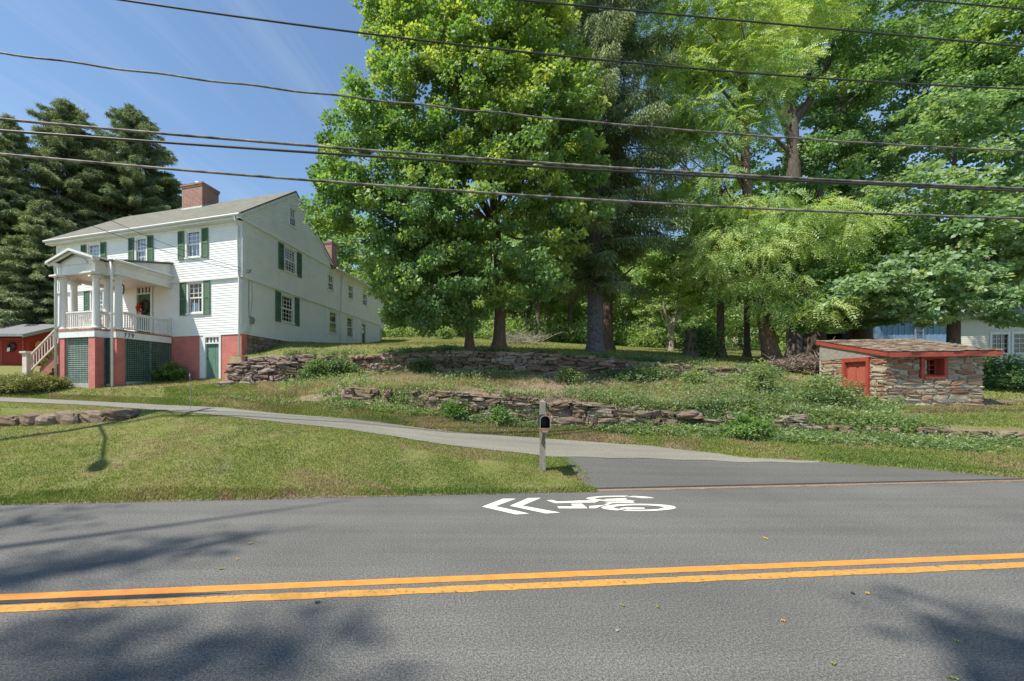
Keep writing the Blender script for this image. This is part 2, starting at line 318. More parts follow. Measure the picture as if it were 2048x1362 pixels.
# ------------------------------------------------------------------ mesh helpers
class MB:
    def __init__(s, T=None):
        s.v, s.f, s.t, s.cur, s.T = [], [], [], 0.5, T
    def add(s, pts, faces):
        o = len(s.v)
        s.v += [s.T(*p) if s.T else tuple(p) for p in pts]
        s.t += [s.cur] * len(pts)
        s.f += [tuple(o + i for i in f) for f in faces]
    def box(s, x0, x1, y0, y1, z0, z1):
        s.add([(x0, y0, z0), (x1, y0, z0), (x1, y1, z0), (x0, y1, z0), (x0, y0, z1), (x1, y0, z1), (x1, y1, z1), (x0, y1, z1)],
              [(0, 3, 2, 1), (4, 5, 6, 7), (0, 1, 5, 4), (1, 2, 6, 5), (2, 3, 7, 6), (3, 0, 4, 7)])
    def beam(s, a, b, w, h, up=(0, 0, 1)):
        a, b, up = Vector(a), Vector(b), Vector(up)
        d = (b - a).normalized(); sd = d.cross(up).normalized(); u2 = sd.cross(d)
        P = []
        for q in (a, b):
            for (i, j) in ((-1, -1), (1, -1), (1, 1), (-1, 1)):
                P.append(tuple(q + sd * (i * w / 2) + u2 * (j * h / 2)))
        s.add(P, [(0, 1, 2, 3), (7, 6, 5, 4), (0, 4, 5, 1), (1, 5, 6, 2), (2, 6, 7, 3), (3, 7, 4, 0)])
    def prism(s, poly, ax):                          # poly: 3D loop, ax: extrusion vector
        n = len(poly); q = [tuple(np.add(p, ax)) for p in poly]
        s.add(list(poly) + q, [tuple(range(n))[::-1], tuple(range(n, 2 * n))] + [(i, (i + 1) % n, n + (i + 1) % n, n + i) for i in range(n)])
    def tube(s, pts, rad, seg=8, cap=True, wob=0.0):
        pts = [Vector(p) for p in pts]; n = len(pts)
        if isinstance(rad, (int, float)): rad = [rad] * n
        V, F = [], []
        for i, p in enumerate(pts):
            d = (pts[min(i + 1, n - 1)] - pts[max(i - 1, 0)]).normalized()
            ref = Vector((0, 0, 1)) if abs(d.z) < 0.9 else Vector((1, 0, 0))
            a = d.cross(ref).normalized(); b = d.cross(a)
            for k in range(seg):
                t = 2 * math.pi * k / seg
                r = rad[i] * (1 + (rnd.uniform(-wob, wob) if wob else 0))
                V.append(tuple(p + a * (r * math.cos(t)) + b * (r * math.sin(t))))
        for i in range(n - 1):
            for k in range(seg):
                F.append((i * seg + k, i * seg + (k + 1) % seg, (i + 1) * seg + (k + 1) % seg, (i + 1) * seg + k))
        if cap: F += [tuple(range(seg))[::-1], tuple(range((n - 1) * seg, n * seg))]
        s.add(V, F)
    def lathe(s, c, prof, seg=16):
        V, F = [], []
        for (r, z) in prof:
            for k in range(seg):
                t = 2 * math.pi * k / seg
                V.append((c[0] + r * math.cos(t), c[1] + r * math.sin(t), c[2] + z))
        for i in range(len(prof) - 1):
            for k in range(seg):
                F.append((i * seg + k, i * seg + (k + 1) % seg, (i + 1) * seg + (k + 1) % seg, (i + 1) * seg + k))
        F += [tuple(range(seg))[::-1], tuple(range((len(prof) - 1) * seg, len(prof) * seg))]
        s.add(V, F)
    def build(s, name, mat, parent=None, smooth=False):
        me = bpy.data.meshes.new(name)
        me.from_pydata(s.v, [], s.f)
        me.materials.append(MT[mat] if isinstance(mat, str) else mat)
        at = me.attributes.new('tint', 'FLOAT', 'POINT'); at.data.foreach_set('value', s.t)
        if smooth: me.shade_smooth()
        me.update()
        o = bpy.data.objects.new(name, me); COL.objects.link(o)
        if parent: o.parent = parent
        return o

def tag(o, label=None, cat=None, group=None, kind=None):
    if label: o['label'] = label
    if cat: o['category'] = cat
    if group: o['group'] = group
    if kind: o['kind'] = kind
    return o

def thing(name, label, cat, loc=(0, 0, 0), rz=0, group=None):
    o = bpy.data.objects.new(name, None); COL.objects.link(o)
    o.location = loc; o.rotation_euler = (0, 0, rz); o.empty_display_size = 0.3
    return tag(o, label, cat, group)

def norm(a):
    return a / np.maximum(np.linalg.norm(a, axis=1, keepdims=True), 1e-9)

def leaf_mesh(name, P, D, N, L, Wd, tint, mat, parent=None, fold=0.12):
    """one folded four-cornered leaf per row"""
    n = len(P); L = np.broadcast_to(L, (n,))[:, None]; Wd = np.broadcast_to(Wd, (n,))[:, None]
    D = norm(D); Sd = norm(np.cross(D, N)); N2 = np.cross(Sd, D)
    V = np.empty((n, 4, 3), np.float32)
    mid = P + D * L * 0.45 + N2 * L * fold
    V[:, 0] = P; V[:, 1] = mid + Sd * Wd * 0.5; V[:, 2] = P + D * L - N2 * L * 0.05; V[:, 3] = mid - Sd * Wd * 0.5
    me = bpy.data.meshes.new(name)
    me.vertices.add(n * 4); me.vertices.foreach_set('co', V.reshape(-1))
    me.loops.add(n * 4); me.loops.foreach_set('vertex_index', np.arange(n * 4, dtype=np.int32))
    me.polygons.add(n); me.polygons.foreach_set('loop_start', np.arange(0, n * 4, 4, dtype=np.int32))
    me.polygons.foreach_set('loop_total', np.full(n, 4, np.int32))
    at = me.attributes.new('tint', 'FLOAT', 'POINT')
    at.data.foreach_set('value', np.repeat(np.clip(tint, 0, 1).astype(np.float32), 4))
    me.materials.append(MT[mat]); me.update(calc_edges=True)
    o = bpy.data.objects.new(name, me); COL.objects.link(o)
    if parent: o.parent = parent
    return o

def unit(n):
    return norm(R.normal(size=(n, 3)))

def clump_leaves(C, cr, per, flat=0.6, up=0.5, out=0.55, jit=0.7, center=None, droop=0.35):
    """leaves spread through flattened clumps; returns P, D, N, tint"""
    m = len(C); n = m * per
    Cc = np.repeat(C, per, 0); rr = np.repeat(np.broadcast_to(cr, (m,)), per)[:, None]
    d = unit(n); d[:, 2] = d[:, 2] * 0.8 + 0.12
    rad = R.random((n, 1)) ** 0.45
    P = Cc + d * rad * rr * np.array([1, 1, flat])
    o = norm(P - (center if center is not None else C.mean(0)))
    N = norm(np.array([0, 0, 1.0]) * up + o * out + R.normal(size=(n, 3)) * jit)
    D = norm(d * np.array([1, 1, 0.3]) + o * 0.4 + R.normal(size=(n, 3)) * 0.5 - np.array([0, 0, droop]))
    N = norm(N - D * (N * D).sum(1, keepdims=True))
    t = np.repeat(R.random(m) * 0.62 + 0.02, per) + R.random(n) * 0.38
    return P, D, N, t

def blob_clumps(blobs, cr, dens):
    """clump centres on the outer part of ellipsoids (centre, rx, ry, rz)"""
    out = []
    for (c, rx, ry, rz) in blobs:
        a = 4 * math.pi * ((rx * ry) ** 1.6 / 3 + (rx * rz) ** 1.6 / 3 + (ry * rz) ** 1.6 / 3) ** (1 / 1.6)
        k = max(6, int(a / (math.pi * cr * cr) * dens))
        d = unit(k)
        rad = 0.55 + 0.58 * R.random((k, 1)) ** 0.8
        out.append(np.array(c) + d * rad * np.array([rx, ry, rz]))
    return np.vstack(out)

def fronds(P, D, N, t, L, pairs=6, ll=0.14, lw=0.05):
    """feather leaves: leaflets in pairs along a drooping rib"""
    n = len(P); D = norm(D); Sd = norm(np.cross(D, N)); N = np.cross(Sd, D)
    PP, DD, NN, TT = [], [], [], []
    for k in range(pairs):
        s = (k + 1.0) / (pairs + 0.3)
        q = P + D * (L * s) - np.array([0, 0, 1.0]) * (L * 0.38 * s * s)
        for sg in (-1, 1):
            PP.append(q); DD.append(norm(Sd * sg * 0.9 + D * 0.5 - np.array([0, 0, 0.25]) + R.normal(size=(n, 3)) * 0.12))
            NN.append(norm(N + R.normal(size=(n, 3)) * 0.25)); TT.append(t + R.random(n) * 0.12)
    return np.vstack(PP), np.vstack(DD), np.vstack(NN), np.concatenate(TT)

def add_limbs(mb, trunk, rads, C, n_l=26, tip=0.012):
    T = np.array(trunk)
    idx = R.choice(len(C), min(n_l, len(C)), replace=False)
    for i in idx:
        c = C[i]
        zt = c[2] - 0.75 * math.hypot(c[0] - T[0, 0], c[1] - T[0, 1]) - 0.4
        zt = min(max(zt, T[0, 2] + 0.32 * (T[-1, 2] - T[0, 2])), T[-1, 2])
        k = int(np.clip(np.searchsorted(T[:, 2], zt), 1, len(T) - 1))
        f = (zt - T[k - 1, 2]) / max(1e-6, T[k, 2] - T[k - 1, 2]); b = T[k - 1] * (1 - f) + T[k] * f
        r0 = (rads[k - 1] * (1 - f) + rads[k] * f) * 0.42
        pts = []
        for s in (0, 0.3, 0.6, 1):
            q = b * (1 - s) + c * s; q = q + np.array([0, 0, 0.3 * math.sin(s * math.pi) * (1 if c[2] > b[2] else -0.3)])
            if 0 < s < 1: q = q + R.normal(size=3) * 0.12
            pts.append(tuple(q))
        mb.tube(pts, [r0, r0 * 0.65, r0 * 0.38, tip], 6, False)

def tree(name, label, base, trunk, rads, blobs, leaf='l_maple', bark='bark', cr=0.6, dens=0.9, per=80, L=0.19, Wd=0.16, kind='leaf', group=None,
         limbs=26, flare=1.6, cat='tree', extra=None, flat=0.6):
    """trunk: world points from the ground up; blobs: world ellipsoids"""
    root = thing(name, label, cat, base, 0, group)
    off = np.array(base)
    T = [tuple(np.array(p) - off) for p in trunk]
    mb = MB()
    t2 = [(T[0][0], T[0][1], T[0][2] - 0.4)] + [T[0]]
    r2 = [rads[0] * flare * 1.15, rads[0] * flare]
    h1 = tuple(np.array(T[0]) + (np.array(T[1]) - np.array(T[0])) * min(0.5, 0.55 / max(0.1, np.linalg.norm(np.array(T[1]) - np.array(T[0])))))
    t2.append(h1); r2.append(rads[0] * 1.08)
    t2 += T[1:]; r2 += list(rads[1:])
    mb.tube(t2, r2, 14, True, 0.07)
    bl = [(np.array(c) - off, rx, ry, rz) for (c, rx, ry, rz) in blobs]
    C = blob_clumps(bl, cr, dens)
    add_limbs(mb, T, rads, C, limbs)
    if extra: extra(mb, off)
    mb.build('trunk', bark, root, True)
    cen = np.mean([b[0] for b in bl], 0)
    P, D, N, t = clump_leaves(C, cr * (0.75 + 0.5 * R.random(len(C))), per, flat=flat, center=cen)
    n = len(P)
    if kind == 'frond':
        P, D, N, t = fronds(P, D, N, t, L, 8)
        leaf_mesh('crown', P, D, N, 0.135 * (0.8 + 0.4 * R.random(len(P))), 0.046, t, leaf, root, 0.06)
    else:
        s = 0.7 + 0.6 * R.random(n)
        leaf_mesh('crown', P, D, N, L * s, Wd * s, t, leaf, root)
    return root

def bl(*rows):
    """survey rows (bearing, height, distance, half-width, half-height) -> world ellipsoids"""
    o = []
    for (u, v, Y, ru, rv) in rows:
        k = Y / FX
        o.append((W(u, v, Y), ru * k, (ru * 0.55 + rv * 0.45) * k, rv * k))
    return o

def bl2(d, *rows): return bl(*[(u, v, Y - d, a, b) for (u, v, Y, a, b) in rows])
def Wp(rows): return [W(*r) for r in rows]

# ------------------------------------------------------------------ the lie of the land: breakpoints (distance, height) on a fan of bearings
# 0 road edge, 1-2 low wall by the drive, 3-4 drive, 5-6 lower stone wall, 7-8 upper stone wall, 9.. hillside
LAND = {
 -3000: [(4.88, 0), (6.0, .5), (6.1, .6), (6.3, .7), (7.0, .75), (7.2, .8), (7.3, .82), (8, 1), (8.1, 1.05), (12, 2), (16, 2.5), (25, 3), (50, 5), (200, 12)],
 0:    [(6.27, 0), (12.0, .58), (12.35, 1.07), (13.5, 1.21), (16.2, 1.25), (16.8, 1.38), (17.0, 1.46), (18.5, 1.8), (19.0, 1.95), (26, 2.7), (40, 3.8), (70, 6), (150, 12), (600, 40)],
 200:  [(6.40, 0), (11.7, .72), (12.0, 1.02), (12.9, 1.1), (15.4, 1.12), (16.0, 1.3), (16.3, 1.38), (17.0, 1.57), (17.5, 1.68), (26, 2.7), (40, 3.8), (70, 6), (150, 12), (600, 40)],
 325:  [(6.48, 0), (11.5, .97), (11.7, .99), (12.0, 1.01), (14.6, 1.04), (15.5, 1.25), (15.8, 1.32), (17.2, 1.62), (17.3, 1.66), (26, 2.6), (40, 3.8), (70, 6), (150, 12), (600, 40)],
 450:  [(6.55, 0), (10.4, .80), (10.8, .85), (11.3, .92), (13.7, 1.0), (15.3, 1.35), (15.6, 1.41), (17.2, 1.78), (17.5, 1.84), (26, 2.7), (40, 4.2), (60, 6.5), (120, 12), (600, 40)],
 462:  [(6.56, 0), (10.3, .80), (10.7, .85), (11.2, .91), (13.6, .98), (15.1, 1.33), (15.4, 1.39), (17.2, 1.80), (17.55, 2.86), (18.9, 2.97), (32, 4.6), (50, 7), (100, 12), (600, 40)],
 520:  [(6.59, 0), (10.0, .76), (10.4, .80), (10.8, .85), (13.3, .90), (14.7, 1.25), (15.0, 1.3), (17.1, 1.78), (17.5, 2.90), (20.4, 3.25), (32, 4.7), (50, 7), (100, 12), (600, 40)],
 570:  [(6.62, 0), (9.8, .71), (10.2, .76), (10.6, .80), (13.2, .83), (14.3, 1.17), (14.6, 1.22), (17.0, 1.78), (17.4, 2.92), (21.5, 3.88), (32, 4.9), (50, 7.2), (100, 12), (600, 40)],
 700:  [(6.72, 0), (9.4, .60), (9.7, .64), (10.1, .68), (12.7, .72), (13.9, 1.18), (14.25, 1.65), (17.2, 2.15), (17.5, 2.95), (21.5, 3.7), (32, 4.75), (45, 6.7), (80, 11), (600, 100)],
 900:  [(6.86, 0), (8.8, .31), (9.2, .35), (9.6, .38), (12.2, .40), (13.2, .85), (13.5, 1.55), (17.2, 2.25), (17.5, 3.12), (21.5, 3.75), (32, 4.9), (45, 6.7), (80, 11), (600, 100)],
 1100: [(7.00, 0), (8.4, .14), (8.8, .17), (9.2, .20), (12.0, .22), (12.7, .53), (13.0, 1.33), (17.1, 2.13), (17.4, 3.0), (21.5, 3.5), (32, 4.6), (45, 6.2), (80, 10), (600, 100)],
 1300: [(7.16, 0), (8.6, .08), (9.0, .10), (9.4, .12), (11.2, .13), (12.4, .50), (12.7, 1.05), (16.8, 1.88), (17.1, 2.65), (21.5, 3.3), (32, 4.2), (45, 5.6), (80, 9), (600, 100)],
 1500: [(7.32, 0), (8.6, .04), (9.0, .05), (9.3, .06), (9.74, .07), (12.0, .50), (12.3, .98), (16.3, 2.05), (16.6, 2.35), (21.5, 3.0), (32, 3.9), (45, 5.2), (80, 8.5), (600, 100)],
 1650: [(7.45, 0), (8.7, .03), (9.1, .035), (9.35, .04), (9.46, .045), (11.7, .38), (12.0, .80), (15.4, 1.75), (15.6, 1.82), (21.5, 2.8), (32, 3.6), (45, 5.0), (80, 8.2), (600, 100)],
 1735: [(7.51, 0), (8.4, .02), (8.8, .026), (9.05, .03), (9.12, .034), (11.5, .34), (11.8, .70), (14.6, 1.16), (14.9, 1.2), (21.5, 2.7), (32, 3.4), (45, 4.9), (80, 8.2), (600, 100)],
 1850: [(7.61, 0), (8.0, .015), (8.3, .018), (8.65, .02), (8.70, .024), (11.4, .33), (11.7, .65), (14.2, 1.10), (14.4, 1.14), (21.5, 2.4), (32, 3.2), (45, 4.8), (80, 8), (600, 100)],
 1970: [(7.72, 0), (7.78, .01), (7.9, .012), (8.1, .015), (8.15, .02), (11.3, .26), (11.6, .60), (14.0, 1.10), (14.15, 1.18), (21.5, 2.3), (32, 3.1), (45, 4.6), (80, 8), (600, 100)],
 2060: [(7.80, 0), (7.83, .004), (7.85, .006), (7.88, .008), (7.91, .012), (11.2, .2), (11.5, .55), (14.8, 1.2), (15.0, 1.25), (21.5, 2.3), (32, 3.0), (45, 4.5), (80, 8), (600, 100)],
 5000: [(12.0, 0), (12.1, .02), (12.2, .03), (12.3, .04), (12.4, .05), (13.5, .2), (13.7, .3), (16, .8), (16.2, .85), (24, 1.8), (34, 2.6), (48, 4), (85, 7), (620, 40)],
}
LU = np.array(sorted(LAND)); LY = np.array([[p[0] for p in LAND[k]] for k in sorted(LAND)]); LZ = np.array([[p[1] for p in LAND[k]] for k in sorted(LAND)])
NK = LY.shape[1]

def keys_at(u):
    u = np.atleast_1d(np.asarray(u, float))
    return (np.stack([np.interp(u, LU, LY[:, k]) for k in range(NK)], 1), np.stack([np.interp(u, LU, LZ[:, k]) for k in range(NK)], 1))

def H(x, y):
    """height of the ground at world points"""
    x = np.atleast_1d(np.asarray(x, float)); y = np.atleast_1d(np.asarray(y, float))
    u = U0 + FX * x / np.maximum(y, 0.5)
    Y, Z = keys_at(u); z = np.zeros(len(x))
    for k in range(NK - 1):
        a = (y >= Y[:, k]) & (y < Y[:, k + 1])
        f = (y - Y[:, k]) / np.maximum(1e-6, Y[:, k + 1] - Y[:, k])
        z = np.where(a, Z[:, k] + (Z[:, k + 1] - Z[:, k]) * f, z)
    return z
def h1(x, y): return float(H([x], [y])[0])
def Wg(u, Y):                                        # point on the ground on a bearing at a distance
    x = (u - U0) / FX * Y
    return (x, Y, h1(x, Y))

def smooth_noise(x, y, s, seed):
    g = np.random.default_rng(seed); z = 0
    for k in range(5):
        a, b, p = g.normal() * s, g.normal() * s, g.random() * 6.28
        z = z + np.sin(a * x + b * y + p)
    return z / 5

US = np.unique(np.concatenate([np.linspace(-3000, -400, 14), np.linspace(-400, 0, 12), np.arange(0, 2061, 14), np.array([450, 462, 1120, 1190]), np.linspace(2060, 2600, 12), np.linspace(2600, 5000, 10)]))
SUB = [14, 3, 5, 6, 5, 3, 9, 3, 6, 8, 6, 5, 6]
Yk, Zk = keys_at(US)
rows_y, rows_z, rows_d = [], [], []
rows_y.append(Yk[:, 0] - 0.02); rows_z.append(Zk[:, 0] - 0.25); rows_d.append(np.full(len(US), 0.6))
for k in range(NK - 1):
    for j in range(SUB[k]):
        f = j / SUB[k]
        y = Yk[:, k] * (1 - f) + Yk[:, k + 1] * f
        z = Zk[:, k] * (1 - f) + Zk[:, k + 1] * f
        if k == 0 and j == 0: z = z + 0.012
        if k == 3 and j > 0: z = np.where(US < 1650, z - 0.05, z)
        if k <= 2:
            ap = (US > np.interp(V0 + (CH - .1) * FX / y, [914, 929, 945, 976], [1126, 1152, 1180, 1200])) & (US < 2046)
            if k > 0 or j > 0: z = np.where(ap, z - 0.07, z)
        x = (US - U0) / FX * y
        if k in (5, 7): d = np.full(len(US), 0.85)
        elif k == 6: d = np.interp(US, [0, 450, 560, 700, 1000, 1250, 1500, 1800, 2000], [.1, .2, .45, .6, .72, .8, .55, .25, .3])
        elif k == 4: d = np.interp(US, [0, 300, 560, 700, 1000, 1200, 1400, 1650], [.2, .25, .4, .55, .58, .45, .2, .1])
        elif k == 3: d = np.full(len(US), 0.4)
        elif k <= 2: d = np.interp(US, [0, 300, 450, 600, 900], [.1, .28, .3, .22, .15]) + (0.55 if (k == 0 and j == 0) else 0)
        else: d = np.interp(US, [400, 800, 1200, 1500, 1560, 2000], [.25, .22, .12, .12, .3, .2]) + np.zeros(len(US))
        if k >= 9: d = np.where(y > 46, 0.5, d)
        if k == 8 and j == 0: d = d + 0.2
        if k in (0, 6, 8, 9, 10) and j > 0: z = z + 0.035 * smooth_noise(x, y, 1.6, 3 + k) * (1 if k != 8 else 0.6)
        rows_y.append(y); rows_z.append(z); rows_d.append(d)
rows_y.append(Yk[:, -1]); rows_z.append(Zk[:, -1]); rows_d.append(np.full(len(US), .3))
RY = np.array(rows_y); RZ = np.array(rows_z); RD = np.array(rows_d); RX = (US - U0) / FX * RY
mb = MB(); nu = len(US)
mb.v = [tuple(p) for p in np.stack([RX, RY, RZ], -1).reshape(-1, 3)]
mb.t = list(RD.reshape(-1))
mb.f = [(i * nu + j, i * nu + j + 1, (i + 1) * nu + j + 1, (i + 1) * nu + j) for i in range(len(RY) - 1) for j in range(nu - 1)]
tag(mb.build('hillside_ground', 'ground', smooth=True), kind='structure')
mb = MB(); mb.cur = 0.3
mb.add([(-900, -900, -0.3), (900, -900, -0.3), (900, 900, -0.3), (-900, 900, -0.3)], [(0, 1, 2, 3)])
tag(mb.build('ground', 'ground'), kind='structure')

# ------------------------------------------------------------------ road
ER = np.array([.9962, .0872]); EN = np.array([-.0872, .9962])
def RP(r, n, z=0.0):
    p = ER * r + EN * n
    return (p[0], p[1], z)
mb = MB()
mb.add([RP(-160, .3), RP(160, .3), RP(160, 6.80), RP(-160, 6.80)], [(0, 1, 2, 3)])
tag(mb.build('road', 'asphalt'), kind='structure')
for nm, n0, n1, rag in (('yellow_line', 3.795, 3.905, .003), ('yellow_line', 3.60, 3.712, .008)):
    mb = MB(); rs = np.arange(-60, 60, .12)
    V = []
    for r in rs:
        V.append(RP(r, n0 + rnd.uniform(-rag, rag), .004)); V.append(RP(r, n1 + rnd.uniform(-rag, rag), .004))
    mb.add(V, [(2 * i, 2 * i + 2, 2 * i + 3, 2 * i + 1) for i in range(len(rs) - 1)])
    o = mb.build(nm, 'yellow' if n0 > 3.7 else MT.setdefault('yellowold', M('worn_yellow_paint', [(0.30, (0.16, 0.12, 0.06)), (0.40, (0.46, 0.225, 0.055)), (0.7, (0.58, 0.30, 0.07))], 22, 0.7, detail=3)))
    tag(o, kind='structure')
mb = MB()
mb.add([RP(-20, 3.722, .0045), RP(-1.7, 3.735, .0045), RP(-1.2, 3.76, .0045), RP(-1.7, 3.785, .0045), RP(-20, 3.788, .0045)], [(0, 1, 2, 3, 4)])
tag(mb.build('tar_patch', 'tar'), kind='structure')

# shared-lane bicycle marking: shapes measured on the road plane
def zp(x, y): return G(900 + x * .24414, 960 + y * .24414, 0.0)
mk = MB()
def flat(poly):
    P = [zp(*p) for p in poly]; mk.add([(p[0], p[1], .004) for p in P], [tuple(range(len(P)))])
def ring(cx_, cy_, ro, yo, ri, yi, dx_, dy_, a0, a1):
    n = 26; V = []
    for i in range(n + 1):
        t = math.radians(a0 + (a1 - a0) * i / n)
        V.append(zp(cx_ + ro * math.cos(t), cy_ + yo * math.sin(t))); V.append(zp(cx_ + dx_ + ri * math.cos(t), cy_ + dy_ + yi * math.sin(t)))
    mk.add([(p[0], p[1], .004) for p in V], [(2 * i, 2 * i + 1, 2 * i + 3, 2 * i + 2) for i in range(n)])
for p in ([(262, 220), (435, 155), (540, 155), (372, 216)], [(262, 220), (372, 216), (650, 277), (540, 284)],
          [(490, 213), (640, 150), (745, 148), (592, 212)], [(490, 213), (592, 212), (905, 269), (785, 276)],
          [(790, 168), (838, 165), (885, 178), (862, 192)], [(885, 178), (1065, 170), (1225, 170), (1190, 186), (1065, 187), (862, 192)],
          [(878, 218), (1010, 218), (990, 197), (1080, 195), (1128, 234), (892, 234)],
          [(1140, 215), (1300, 204), (1250, 212), (1195, 233), (1140, 233)],
          [(1255, 180), (1500, 178), (1512, 189), (1330, 191), (1290, 206), (1262, 200), (1310, 190)],
          [(1268, 158), (1440, 150), (1452, 160), (1400, 166), (1268, 167)],
          [(1390, 232), (1440, 226), (1590, 228), (1600, 236), (1400, 241)]): flat(p)
ring(1395, 152.5, 278, 22, 190, 14.5, -18, 0.5, 62, 285)
ring(1395, 152.5, 278, 22, 190, 14.5, -18, 0.5, 292, 352)
ring(1546, 226.5, 306, 29.5, 205, 19, 0, 0.5, 125, 352)
ring(1546, 226.5, 306, 29.5, 205, 19, 0, 0.5, -4, 116)
tag(mk.build('bicycle_road_marking', 'whitemark'), kind='structure')

# driveway and apron
us = np.array([u for u in US if -2900 < u <= 1650]); Y3, Z3 = keys_at(us)
mb = MB(); nf = 7; V = []
for i, u in enumerate(us):
    for j in range(nf):
        f = j / (nf - 1)
        wob = 0.05 * math.sin(u * .05 + j) * (1 if j in (0, nf - 1) else 0)
        y = Y3[i, 3] * (1 - f) + Y3[i, 4] * f + wob; z = Z3[i, 3] * (1 - f) + Z3[i, 4] * f + 0.012 + 0.012 * math.sin(f * math.pi)
        V.append(((u - U0) / FX * y, y, z))
mb.add(V, [(i * nf + j, (i + 1) * nf + j, (i + 1) * nf + j + 1, i * nf + j + 1) for i in range(len(us) - 1) for j in range(nf - 1)])
tag(mb.build('driveway', 'drive', smooth=True), kind='structure')
us = np.linspace(1120, 2046, 70); Y3, Z3 = keys_at(us)
mb = MB(); V = []; nf = 6
for i, u in enumerate(us):
    y0 = 6.80 / (.9962 - .0872 * (u - U0) / FX) + 0.07
    if u < 1195:
        yl = G(u, np.interp(u, [1120, 1150, 1190], [917, 945, 978]), .1)[1]
        y0 = max(y0, min(yl, Y3[i, 3] - .01))
    y1 = max(Y3[i, 3] + 0.03, y0 + .01)
    V.append(((u - U0) / FX * y0, y0 - .004, -.1))
    for j in range(nf):
        f = j / (nf - 1); y = y0 * (1 - f) + y1 * f
        x = (u - U0) / FX * y
        V.append((x, y, max(.035, h1(x, y) + .018 * (1 - f) + .006)))
nr = nf + 1
mb.add(V, [(i * nr + j, (i + 1) * nr + j, (i + 1) * nr + j + 1, i * nr + j + 1) for i in range(len(us) - 1) for j in range(nr - 1)])
tag(mb.build('driveway_apron', 'apron'), kind='structure')
mb = MB()                                            # sandy grit washed along the road edge
V = []
for i in range(190):
    r = -17.0 + i * .16; w = .015 + .03 * abs(math.sin(i * .9)) * rnd.random() + rnd.uniform(0, .03)
    V += [RP(r + 3.2, 6.795 - w, .004), RP(r + 3.2, 6.90, .006)]
mb.add(V, [(2 * i, 2 * i + 2, 2 * i + 3, 2 * i + 1) for i in range(189)])
tag(mb.build('sand_strip', M('tan_grit', two((0.27, 0.19, 0.135), 0.3), 22, 1)), kind='structure')

# ------------------------------------------------------------------ dry stone walls
def cube_sphere():
    V, F = {}, []
    n = 4
    def vid(p):
        if p not in V: V[p] = len(V)
        return V[p]
    for ax in range(3):
        for s in (-1, 1):
            for i in range(n):
                for j in range(n):
                    q = []
                    for (a, b) in ((0, 0), (1, 0), (1, 1), (0, 1)):
                        p = [0, 0, 0]; p[ax] = s * n; p[(ax + 1) % 3] = (i + a) * 2 - n; p[(ax + 2) % 3] = (j + b) * 2 - n
                        q.append(vid(tuple(p)))
                    F.append(tuple(q if s > 0 else q[::-1]))
    P = np.array([k for k, _ in sorted(V.items(), key=lambda x: x[1])], float) / n
    return P, F
CS_P, CS_F = cube_sphere()
CS_S = CS_P / np.linalg.norm(CS_P, axis=1, keepdims=True)

def stone(mb, c, hx, hy, hz, ex, ey, roll=0.0, roundness=0.45, jit=0.07, g=R):
    q = CS_P * (1 - roundness) + CS_S * roundness * 1.12
    k1, k2, k3 = g.normal(size=(3, 3)) * 2.2
    q = q * (1 + jit * (1.1 * np.sin(q @ k1 + 5 * g.random()) + .8 * np.sin(q @ (k2 * 2.2) + 5 * g.random()))[:, None]) + g.normal(size=q.shape) * jit * .6
    q[:, 2] += 0.10 * g.normal() * q[:, 0]; q[:, 1] += 0.12 * g.normal() * q[:, 0]
    ex = np.array(ex); ey = np.array(ey); ez = np.array([0, 0, 1.0])
    if roll: ex, ez = ex * math.cos(roll) + ez * math.sin(roll), ez * math.cos(roll) - ex * math.sin(roll)
    P = np.array(c) + q[:, :1] * hx * ex + q[:, 1:2] * hy * ey + q[:, 2:] * hz * ez
    mb.cur = float(np.clip(g.normal(.5, .27), 0, 1))
    mb.add([tuple(p) for p in P], CS_F)

def stone_wall(name, label, us, ka, kb, mat, hc=(.14, .27), wl=(.25, .75), skip=0.04, over=0.05, seed=5, yoff=0.08, roundness=.45, sunk=.08):
    g = np.random.default_rng(seed)
    uu = np.linspace(us[0], us[-1], 200); Y, Z = keys_at(uu)
    P = np.stack([(uu - U0) / FX * Y[:, ka], Y[:, ka], Z[:, ka]], 1); top = Z[:, kb]
    s = np.concatenate([[0], np.cumsum(np.linalg.norm(np.diff(P[:, :2], axis=0), axis=1))])
    root_mb = MB()
    z_off = -sunk
    maxh = (top - P[:, 2]).max() + over
    while z_off < maxh:
        h = g.uniform(*hc); q = -g.random() * .3
        while q < s[-1]:
            w = g.uniform(*wl); sm = min(max(q + w / 2, 0), s[-1])
            x = np.interp(sm, s, P[:, 0]); y = np.interp(sm, s, P[:, 1]); zb = np.interp(sm, s, P[:, 2]); zt = np.interp(sm, s, top)
            i = min(int(np.searchsorted(s, sm)), len(s) - 1); i = max(i, 1)
            ex = P[i] - P[i - 1]; ex[2] = 0; ex /= np.linalg.norm(ex); ey = np.array([-ex[1], ex[0], 0])
            hh = h * g.uniform(.82, 1.12); zc_ = zb + z_off + h / 2
            if zc_ + hh * .25 < zt + over * g.random() and g.random() > skip:
                f = (z_off + h / 2) / max(.15, zt - zb)
                d = yoff + .22 * max(0, f) + g.normal() * .035
                stone(root_mb, np.array([x, y, zc_]) + ey * d, w * .5 * .97, g.uniform(.15, .28), hh * .5, ex, ey, g.normal() * .09, roundness, .10, g)
            q += w * .985
        z_off += h * .96
    o = root_mb.build(name, mat)
    return tag(o, label, 'stone wall')

